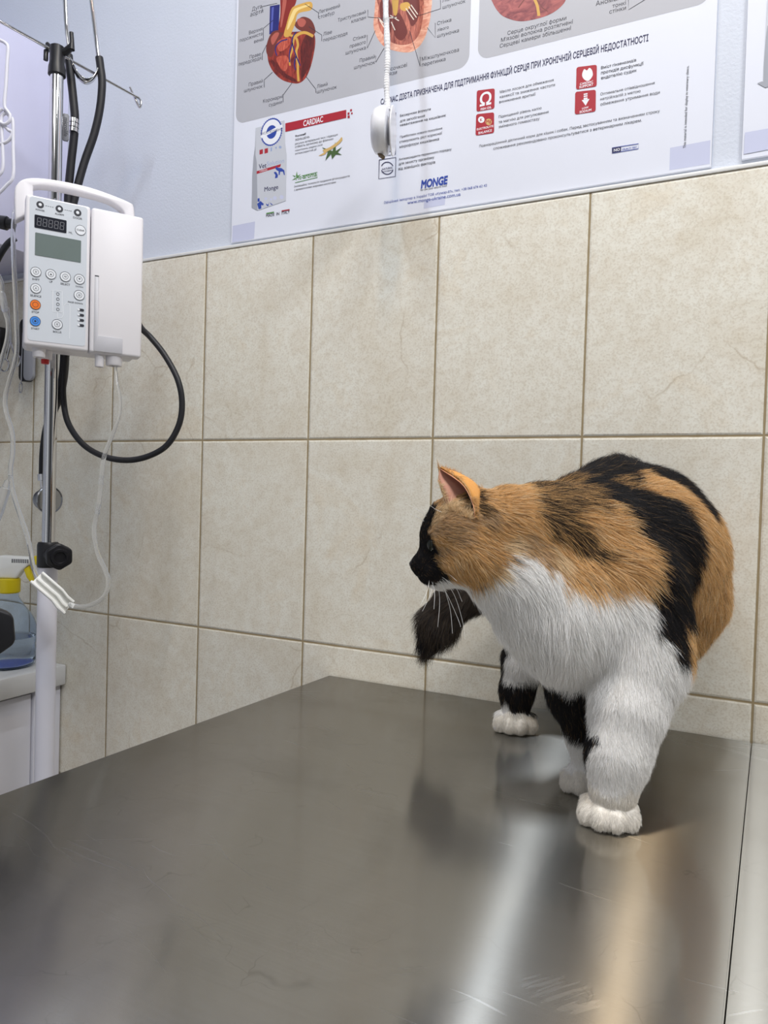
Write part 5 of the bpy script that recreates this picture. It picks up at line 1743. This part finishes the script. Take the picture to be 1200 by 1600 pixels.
# the far side the photograph does not show
for (x, y, d, c) in ((960, 850, .90, 'B'), (900, 900, .90, 'B'), (880, 860, .76, 'O'), (860, 900, .74, 'W'), (900, 960, .80, 'W'), (870, 908, .868, 'D'), (840, 912, .87, 'D'), (800, 920, .872, 'D'), (770, 925, .872, 'D'), (740, 930, .872, 'D'), (720, 935, .87, 'D'), (706, 945, .85, 'D'), (695, 955, .85, 'D'), (686, 970, .85, 'D'), (678, 985, .85, 'D'), (670, 1003, .85, 'D'), (660, 960, .866, 'D'), (712, 970, .866, 'D'), (760, 940, .885, 'D'), (700, 955, .885, 'D'), (676, 995, .88, 'D'),
                     (820, 925, .885, 'D'), (740, 820, .685, 'O'), (720, 870, .685, 'O'), (668, 880, .655, 'B'), (800, 840, .70, 'O'), (1030, 900, .86, 'O'), (960, 1240, .63, 'W'), (985, 1120, .81, 'W'), (975, 1158, .79, 'W'), (1010, 1060, .80, 'W'), (945, 1000, .74, 'W'), (960, 980, .82, 'W')):
    p, _, _, _ = BVH.find_nearest(at(x, y, d))
    A_pos.append(p)
    A_col.append(c)
A_pos = np.array(A_pos)
A_code = np.array([list(COLS).index(c) for c in A_col])
COL_ARR = np.array([COLS[c] for c in COLS])
CODES = list(COLS)


def noise3(P, scale, seed):
    out = np.empty((len(P), 3))
    for i, p in enumerate(P):
        v = mnoise.noise_vector(Vector((p[0] * scale + seed, p[1] * scale - seed, p[2] * scale)))
        out[i] = v
    return out


def nearest_code(P, jitter):
    Q = P + noise3(P, 45, 3.1) * 0.0055 + noise3(P, 150, 9.7) * 0.0030
    if jitter:
        Q = Q + RNG.normal(0, jitter, Q.shape)
    out = np.empty(len(P), int)
    for s in range(0, len(P), 20000):
        d = ((Q[s:s + 20000, None, :] - A_pos[None]) ** 2).sum(2)
        out[s:s + 20000] = A_code[d.argmin(1)]
    return out


# combing: which way the coat lies (picture right, picture down), its length and lift
COMB = [(655, 880, 0.2, -0.8, 0.0028, 0.275), (658, 840, 0.3, -1, 0.004, 0.33), (668, 805, 0.8, -0.6, 0.006, 0.44), (675, 900, 0.6, 0.6, 0.004, 0.33), (690, 920, 0.2, 1, 0.009, 0.385), (690, 860, 1, 0.4, 0.006, 0.33), (705, 835, 1, 0.1, 0.006, 0.33), (700, 800, 1, -0.1, 0.006, 0.33),
        (715, 880, 0.45, 0.9, 0.0112, 0.44), (735, 900, 0.4, 1, 0.0144, 0.44), (760, 880, 0.7, 0.8, 0.0168, 0.55), (790, 875, 0.9, 0.6, 0.0176, 0.55), (745, 850, 1, 0.5, 0.0104, 0.385), (760, 800, 1, 0.3, 0.01, 0.33), (745, 765, 1, -0.2, 0.008, 0.44), (780, 765, 1, -0.15, 0.0096, 0.44), (780, 830, 1, 0.4, 0.0112, 0.385),
        (820, 775, 1, 0, 0.0136, 0.385), (860, 780, 1, 0.1, 0.016, 0.385), (840, 830, 1, 0.5, 0.0128, 0.33), (830, 870, 0.8, 0.6, 0.0088, 0.275), (800, 880, 0.8, 0.5, 0.0144, 0.44), (760, 925, 0.35, 1, 0.016, 0.44), (800, 940, 0.3, 1, 0.0192, 0.385), (840, 985, 0.1, 1, 0.0208, 0.33), (860, 920, 0.3, 1, 0.0192, 0.33), (880, 965, 0.15, 1, 0.0208, 0.33),
        (900, 890, 0.7, 0.8, 0.0176, 0.33), (940, 850, 1, 0.5, 0.0176, 0.33), (980, 870, 1, 0.5, 0.0192, 0.33), (930, 920, 0.5, 1, 0.0208, 0.33), (990, 925, 0.6, 0.9, 0.0192, 0.33), (900, 790, 1, 0.2, 0.0176, 0.385), (950, 800, 1, 0.3, 0.0176, 0.385),
        (920, 735, 0.9, -0.2, 0.016, 0.44), (960, 745, 0.9, -0.1, 0.0176, 0.44), (985, 720, -0.1, -0.8, 0.0192, 0.6), (1010, 730, 0.8, 0.1, 0.016, 0.55), (1060, 765, 1, 0.4, 0.0144, 0.44), (1000, 790, 1, 0.3, 0.016, 0.385), (1050, 830, 1, 0.4, 0.0176, 0.385), (1045, 900, 0.9, 0.7, 0.0176, 0.33), (1050, 970, 0.4, 1, 0.0176, 0.33),
        (1100, 830, 0.8, 0.7, 0.0144, 0.44), (1120, 880, 0.6, 0.8, 0.0144, 0.44), (1105, 940, 0.3, 1, 0.0144, 0.385), (1080, 1000, 0.1, 1, 0.016, 0.385),
        (930, 990, 0.1, 1, 0.0192, 0.33), (980, 980, 0.15, 1, 0.0136, 0.308), (900, 1040, 0.05, 1, 0.0176, 0.385), (860, 1050, -0.2, 1, 0.016, 0.44), (1000, 1050, 0.1, 1, 0.01, 0.308), (1055, 1050, 0.5, 1, 0.0112, 0.44), (960, 1080, 0, 1, 0.01, 0.286), (980, 1120, 0, 1, 0.0085, 0.286), (1020, 1110, 0.3, 1, 0.009, 0.396), (960, 1170, 0, 1, 0.0072, 0.286), (990, 1180, 0.2, 1, 0.0075, 0.396),
        (955, 1215, 0, 1, 0.0062, 0.33), (1000, 1080, 0.1, 1, 0.01, 0.286), (935, 1100, -0.1, 1, 0.009, 0.33), (925, 1180, -0.1, 1, 0.007, 0.33), (950, 1250, 0, 1, 0.005, 0.33), (950, 1275, 0, 1, 0.0042, 0.275), (920, 1265, -0.3, 1, 0.0042, 0.275), (980, 1265, 0.3, 1, 0.0042, 0.275), (885, 1100, -0.2, 1, 0.0104, 0.44), (910, 1130, 0, 1, 0.01, 0.385), (908, 1180, 0, 1, 0.006, 0.33), (908, 1218, 0, 1, 0.003, 0.33),
        (786, 1030, -0.3, 1, 0.01, 0.44), (810, 1030, 0, 1, 0.0088, 0.385), (805, 1080, 0, 1, 0.008, 0.33), (830, 1060, 0.2, 1, 0.01, 0.385), (805, 1110, 0, 1, 0.006, 0.33), (805, 1130, 0, 1, 0.003, 0.275),
        (690, 980, -0.3, 1, 0.026, 0.6), (700, 930, -0.5, 0.5, 0.024, 0.6), (715, 985, 0.2, 1, 0.024, 0.55), (660, 960, -0.6, 0.8, 0.022, 0.6), (665, 1015, -0.3, 1, 0.024, 0.44), (720, 960, -0.5, 0.8, 0.022, 0.55), (735, 950, -0.6, 0.6, 0.018, 0.55), (650, 990, -0.5, 1, 0.022, 0.55)]
C_pos, C_dir, C_len, C_lift = [], [], [], []
for px, py, dx, dy, ln, lf in COMB:
    p, _ = cat_hit(px, py)
    C_pos.append(p)
    C_dir.append(RW.T @ np.array([dx, dy, 0.0]))
    C_len.append(ln)
    C_lift.append(lf)
C_pos, C_dir, C_len, C_lift = map(np.array, (C_pos, C_dir, C_len, C_lift))
C_dir /= np.linalg.norm(C_dir, axis=1)[:, None]


def comb_at(P):
    out = np.empty((len(P), 5))
    for s in range(0, len(P), 20000):
        d = ((P[s:s + 20000, None, :] - C_pos[None]) ** 2).sum(2)
        w = 1 / (d + 3e-5) ** 2
        w /= w.sum(1)[:, None]
        out[s:s + 20000] = np.concatenate([w @ C_dir, (w @ C_len)[:, None], (w @ C_lift)[:, None]], 1)
    return out


cat = thing('cat', 'calico cat standing on the steel table with its head turned left', 'cat', (*(at(940, 1180, .72).to_2d()), TZ))


def vertex_colour_mat(name, rough=0.75, hair=False):
    m = bpy.data.materials.new(name)
    m.use_nodes = True
    t = NT(m)
    b = t.nt.nodes['Principled BSDF']
    a = t.n('ShaderNodeAttribute', attribute_name='coat')
    t.l(a.outputs['Color'], b.inputs['Base Color'])
    b.inputs['Roughness'].default_value = rough
    b.inputs['Specular IOR Level'].default_value = 0.25
    return m


M_SKIN = vertex_colour_mat('cat_undercoat', 0.85)
# --- ears, joined into the body mesh
EAR_IN, EAR_OUT = len(CODES), len(CODES) + 1
ear_faces = []


def add_ear(dx, dy, dd, mirror=1):
    """a cupped triangular ear: front edge, deep middle, back edge, all running to the tip"""
    nv, nu = 12, 13
    Fp = [(699, 794, .616), (690, 769, .621), (685, 752, .626), (686, 735, .630)]
    Mp = [(746, 780, .632), (740, 757, .634), (714, 741, .634), (688, 733, .631)]
    Bp = [(742, 810, .605), (738, 787, .610), (722, 757, .618), (688, 733, .630)]

    def curve(L):
        L = [at(x + dx, y + dy, d if mirror > 0 else .646 + (.646 - d) + dd) for x, y, d in L]
        c = smooth_path(L, 8)
        return [c[round(i * (len(c) - 1) / (nv - 1))] for i in range(nv)]
    Fc, Mc_, Bc = curve(Fp), curve(Mp), curve(Bp)
    rows = []
    for i in range(nv):
        row = []
        for j in range(nu):
            u = j / (nu - 1)
            p = Fc[i] * (1 - u) ** 2 + (Mc_[i] * 2 - (Fc[i] + Bc[i]) * .5) * (2 * u * (1 - u)) + Bc[i] * u ** 2
            row.append(p)
        rows.append(row)
    inner = [[bm.verts.new(p) for p in row] for row in rows]
    outer = []
    for i in range(nv):
        orow = []
        for j in range(nu):
            a = rows[min(i + 1, nv - 1)][j] - rows[max(i - 1, 0)][j]
            b_ = rows[i][min(j + 1, nu - 1)] - rows[i][max(j - 1, 0)]
            n_ = a.cross(b_)
            n_ = n_.normalized() if n_.length > 1e-12 else Vector((0, 0, 1))
            ctr = (Fc[i] + Bc[i]) * .5
            if n_.dot(rows[i][j] - ctr) < 0 and j not in (0, nu - 1):
                n_ = -n_
            if j in (0, nu - 1):
                n_ = (Mc_[i] - ctr).normalized() if (Mc_[i] - ctr).length > 1e-9 else n_
            orow.append(bm.verts.new(rows[i][j] + n_ * 0.0016))
        outer.append(orow)
    for i in range(nv - 1):
        for j in range(nu - 1):
            ear_faces.append((bm.faces.new((inner[i][j], inner[i + 1][j], inner[i + 1][j + 1], inner[i][j + 1])), 'in'))
            ear_faces.append((bm.faces.new((outer[i][j], outer[i][j + 1], outer[i + 1][j + 1], outer[i + 1][j])), 'out'))
        for j in (0, nu - 1):
            ear_faces.append((bm.faces.new((inner[i][j], outer[i][j], outer[i + 1][j], inner[i + 1][j])), 'out'))
    return [v for r_ in inner for v in r_], [v for r_ in outer for v in r_]


n_body = len(bm.verts)
ein, eout = add_ear(0, 0, 0)
ein2, eout2 = add_ear(10, 10, 0.0, mirror=-1)
bm.verts.index_update()
inner_idx = [v.index for v in ein + ein2]
outer_idx = [v.index for v in eout + eout2]
me = bpy.data.meshes.new('body')
bm.to_mesh(me)
bm.free()
body = bpy.data.objects.new('body', me)
COL.objects.link(body)
body.parent = cat
body.matrix_parent_inverse = Matrix.Translation(cat.location).inverted()
me.shade_smooth()
me.materials.append(M_SKIN)
P = np.zeros(len(me.vertices) * 3)
me.vertices.foreach_get('co', P)
P = P.reshape(-1, 3)
code = nearest_code(P, 0.0)
vc = COL_ARR[code]
vc[inner_idx] = lin(190, 140, 122)
vc[outer_idx] = lin(206, 146, 78)
ca = me.color_attributes.new('coat', 'FLOAT_COLOR', 'POINT')
ca.data.foreach_set('color', np.concatenate([vc, np.ones((len(vc), 1))], 1).ravel().astype(np.float32))

# --- fur
me.calc_loop_triangles()
tri = np.zeros(len(me.loop_triangles) * 3, np.int64)
me.loop_triangles.foreach_get('vertices', tri)
tri = tri.reshape(-1, 3)
VN = np.zeros(len(me.vertices) * 3)
me.vertices.foreach_get('normal', VN)
VN = VN.reshape(-1, 3)
isear = np.zeros(len(P), bool)
isear[n_body:] = True
isin_ = np.zeros(len(P), bool)
isin_[inner_idx] = True
tb = tri[~isin_[tri].any(1)]
isout = np.zeros(len(P), bool)
isout[outer_idx] = True


def sample(tris, n, weight=None):
    a, b_, c = P[tris[:, 0]], P[tris[:, 1]], P[tris[:, 2]]
    area = np.linalg.norm(np.cross(b_ - a, c - a), axis=1)
    if weight is not None:
        area = area * weight
    pick = RNG.choice(len(tris), n, p=area / area.sum())
    u = RNG.random((n, 2))
    fl = u.sum(1) > 1
    u[fl] = 1 - u[fl]
    w = np.stack([1 - u.sum(1), u[:, 0], u[:, 1]], 1)
    T_ = tris[pick]
    pos = (P[T_] * w[:, :, None]).sum(1)
    nor = (VN[T_] * w[:, :, None]).sum(1)
    nor /= np.linalg.norm(nor, axis=1)[:, None] + 1e-9
    return pos, nor


from mathutils.kdtree import KDTree
N_FUR = 360000
tc_ = P[tb].mean(1)
cm_t = comb_at(tc_)
cm_t[isout[tb].any(1), 3] = 0.0045
wt_ = np.clip(0.012 / cm_t[:, 3], 0.6, 3.0) ** 0.9               # short coat is denser
root, nor = sample(tb, N_FUR, wt_)
cm = comb_at(root)
on_ear = np.zeros(N_FUR, bool)
kde = KDTree(len(outer_idx))
for i in outer_idx:
    kde.insert(P[i], i)
kde.balance()
kdi = KDTree(n_body)
for i in range(n_body):
    kdi.insert(P[i], i)
kdi.balance()
for i in np.where(np.linalg.norm(root - P[outer_idx].mean(0), axis=1) < .08)[0]:
    on_ear[i] = kde.find(root[i])[2] < 0.0032 and kdi.find(root[i])[2] > 0.0032
cm[on_ear, 3] = 0.0045
cm[on_ear, 4] = 0.35
cm[on_ear, :3] = RW.T @ np.array([-.5, -1, 0])
keep = root[:, 2] > TZ + 0.002
root, nor, cm, on_ear = root[keep], nor[keep], cm[keep], on_ear[keep]
N = len(root)
comb = cm[:, :3]
comb = comb - nor * (comb * nor).sum(1)[:, None]
comb /= np.linalg.norm(comb, axis=1)[:, None] + 1e-6
comb += noise3(root, 38, 5.5) * 0.55
comb -= nor * (comb * nor).sum(1)[:, None]
comb /= np.linalg.norm(comb, axis=1)[:, None] + 1e-6
ln = cm[:, 3] * RNG.uniform(.62, 1.18, N)
lift = cm[:, 4] * RNG.uniform(.55, 1.35, N)
hcode = nearest_code(root, 0.0016)
hcode[on_ear] = CODES.index('O')
hc = COL_ARR[hcode].copy()
# tabby ticking: some of the orange and brown hairs are dark or pale
u = RNG.random(N)
ora = np.isin(hcode, [CODES.index('O'), CODES.index('L')])
hc[ora & (u < .07) & ~on_ear] = COLS['K']
hc[ora & (u > .80)] = COLS['L']
gm = hcode == CODES.index('G')
hc[gm & (u < .16)] = COLS['K']
hc[gm & (u > .70)] = COLS['O']
mixm = np.isin(hcode, [CODES.index('M'), CODES.index('K')])
hc[mixm & (u < .30)] = COLS['B']
hc[mixm & (u > .72)] = COLS['O']
hc[(hcode == CODES.index('D')) & (u < .35)] = COLS['B']
hc[(hcode == CODES.index('B')) & (u < .04)] = COLS['M']
hc *= RNG.uniform(.82, 1.15, N)[:, None]
K = 6
# clumps: every hair leans to the tip of a nearby leader
lead = RNG.choice(N, N // 30, replace=False)
from mathutils.kdtree import KDTree
kd = KDTree(len(lead))
for i, li in enumerate(lead):
    kd.insert(root[li], i)
kd.balance()
own = np.array([lead[kd.find(r)[1]] for r in root])
tt = np.linspace(0, 1, K)


def strand(i, L):
    """points of hairs i with length L: rises, then lies along the comb and sags a little"""
    out = np.empty((len(i), K, 3))
    for k, t_ in enumerate(tt):
        up = lift[i] * (t_ - .45 * t_ * t_)
        al = np.sqrt(np.maximum(1 - lift[i] ** 2, .2)) * t_
        out[:, k] = root[i] + L[:, None] * (nor[i] * up[:, None] + comb[i] * al[:, None]) + np.array([0, 0, -1.0]) * (L * .10 * t_ * t_)[:, None]
    return out


allh = strand(np.arange(N), ln)
ledh = strand(own, ln)
off = (root - root[own])
near = np.linalg.norm(off, axis=1) < 0.006
cl_w = (0.55 * tt ** 1.6)[None, :, None] * near[:, None, None]
tgt = ledh + off[:, None, :] * (1 - tt ** 1.2 * 0.75)[None, :, None]
allh = allh * (1 - cl_w) + tgt * cl_w
frizz = RNG.normal(0, 1, (N, 3)) * (ln * .10)[:, None]
allh += frizz[:, None, :] * (tt ** 2)[None, :, None]
allh[:, :, 2] = np.maximum(allh[:, :, 2], TZ + 0.0006)
allh[:, :, 1] = np.minimum(allh[:, :, 1], -0.0012)
rad0 = 0.000070 + 0.00004 * np.clip(ln / .02, 0, 1)
rad = rad0[:, None] * np.array([1.0, 1.0, .92, .75, .5, .16])[None]


def make_curves(name, H, R_, C_, parent, material):
    n, k, _ = H.shape
    cu = bpy.data.hair_curves.new(name)
    cu.add_curves([k] * n)
    cu.attributes['position'].data.foreach_set('vector', (H - np.array(parent.location)).reshape(-1).astype(np.float32))
    ra_ = cu.attributes.get('radius') or cu.attributes.new('radius', 'FLOAT', 'POINT')
    ra_.data.foreach_set('value', R_.reshape(-1).astype(np.float32))
    ca_ = cu.attributes.new('coat', 'FLOAT_COLOR', 'CURVE')
    ca_.data.foreach_set('color', np.concatenate([np.clip(C_, 0, 1), np.ones((n, 1))], 1).ravel().astype(np.float32))
    cu.materials.append(material)
    o = bpy.data.objects.new(name, cu)
    COL.objects.link(o)
    o.parent = parent
    return o


M_FUR = vertex_colour_mat('cat_fur', 0.55)
# ear rim and ear tuft hairs
def hairs_between(pts, n, dirs, L, col, spread=.35):
    """n hairs rooted along a pixel path with depth, leaning along a picture direction"""
    path = smooth_path([at(*p) for p in pts], 10)
    H = np.empty((n, K, 3))
    for i in range(n):
        f_ = RNG.random() * (len(path) - 1)
        p = path[int(f_)].lerp(path[min(int(f_) + 1, len(path) - 1)], f_ % 1)
        d = RW.T @ np.array([dirs[0], dirs[1], dirs[2]]) + RNG.normal(0, spread, 3)
        d /= np.linalg.norm(d)
        l_ = L * RNG.uniform(.5, 1.2)
        b_ = RNG.normal(0, .25, 3)
        for k, t_ in enumerate(tt):
            H[i, k] = np.array(p) + l_ * (d * t_ + b_ * t_ * t_ * .5)
    return H, np.tile(np.array(col), (n, 1)) * RNG.uniform(.8, 1.15, (n, 1))


extra = [hairs_between([(690, 733, .6305), (714, 742, .634), (741, 758, .634)], 260, (.3, -.7, 0), .0045, COLS['O']),
         hairs_between([(740, 775, .614), (740, 790, .610), (742, 808, .606)], 160, (.9, .3, -.2), .006, COLS['O']),
         hairs_between([(686, 736, .630), (687, 733, .630)], 14, (-.25, -1, 0), .009, COLS['O'], .18),
         hairs_between([(698, 794, .616), (712, 803, .612), (736, 812, .606)], 260, (.1, -.8, -.2), .011, COLS['L'], .4),
         hairs_between([(694, 780, .619), (688, 764, .622), (685, 750, .626)], 90, (.5, -.2, -.3), .006, COLS['L'], .4),
         hairs_between([(746, 772, .626), (750, 790, .618), (748, 812, .612)], 200, (.9, .2, -.2), .010, COLS['K'], .35)]
eh = np.concatenate([e[0] for e in extra])
ec = np.concatenate([e[1] for e in extra])
er = np.tile(0.00011 * np.array([1.0, 1.0, .92, .75, .5, .16]), (len(eh), 1))
fur = make_curves('fur', np.concatenate([allh, eh]), np.concatenate([rad, er]), np.concatenate([hc, ec]), cat, M_FUR)
fur['kind'] = 'stuff'

# --- face
M_EYE = mat('cat_eye', lin(24, 26, 18), 0.12, noise_amt=0.2, noise_scale=200)
M_NOSE = mat('cat_nose', lin(30, 26, 28), 0.35)


def small_ball(name, c, r, material, squash=(1, 1, 1)):
    bm_ = bmesh.new()
    bmesh.ops.create_icosphere(bm_, subdivisions=3, radius=1.0)
    for v in bm_.verts:
        q = np.array(v.co) * np.array(squash) * r
        v.co = Vector(RW.T @ q) + Vector(c)
    mb_ = MB()
    mb_.bm.free()
    mb_.bm = bm_
    return mb_.build(name, material, cat, local=False)


ep, en = cat_hit(671, 852)
small_ball('eye', ep - en * 0.0032, 0.0060, M_EYE, (.75, 1.15, 1))
e2 = BVH.find_nearest(at(671, 852, .668))
small_ball('eye', e2[0] - e2[1] * 0.0035, 0.0060, M_EYE, (.75, 1.15, 1))
npt = BVH.find_nearest(at(642, 881, .640))
small_ball('nose', npt[0] - npt[1] * 0.0015, 0.0040, M_NOSE, (.8, .8, 1.1))
M_WHISK = mat('white_whisker', (0.9, 0.9, 0.88), 0.4)
WD = .622
WH = [[(689, 902), (709, 928), (722, 968), (727, 1000)], [(687, 899), (711, 917), (722, 940)], [(686, 904), (703, 938), (716, 968), (720, 980)], [(674, 906), (679, 925), (678, 952)],
      [(684, 907), (687, 940), (684, 980)], [(671, 904), (668, 922), (657, 946)], [(690, 906), (703, 950), (707, 990)], [(678, 906), (672, 930), (660, 955)], [(688, 895), (702, 898), (714, 908)],
      [(692, 801), (681, 796), (671, 789)], [(668, 808), (653, 797), (634, 786)], [(664, 815), (652, 808), (641, 803)]]
for w in WH:
    n_ = len(w)
    r0_, _ = cat_hit(*w[0])
    d0 = float((RW @ (np.array(r0_) - CAM))[2])
    pts_ = smooth_path([at(x, y, d0 + .002 - .016 * (i / (n_ - 1))) for i, (x, y) in enumerate(w)], 6)
    MB().tube(pts_, list(np.linspace(.00024, .00008, len(pts_))), 6).build('whisker', M_WHISK, cat, local=False)
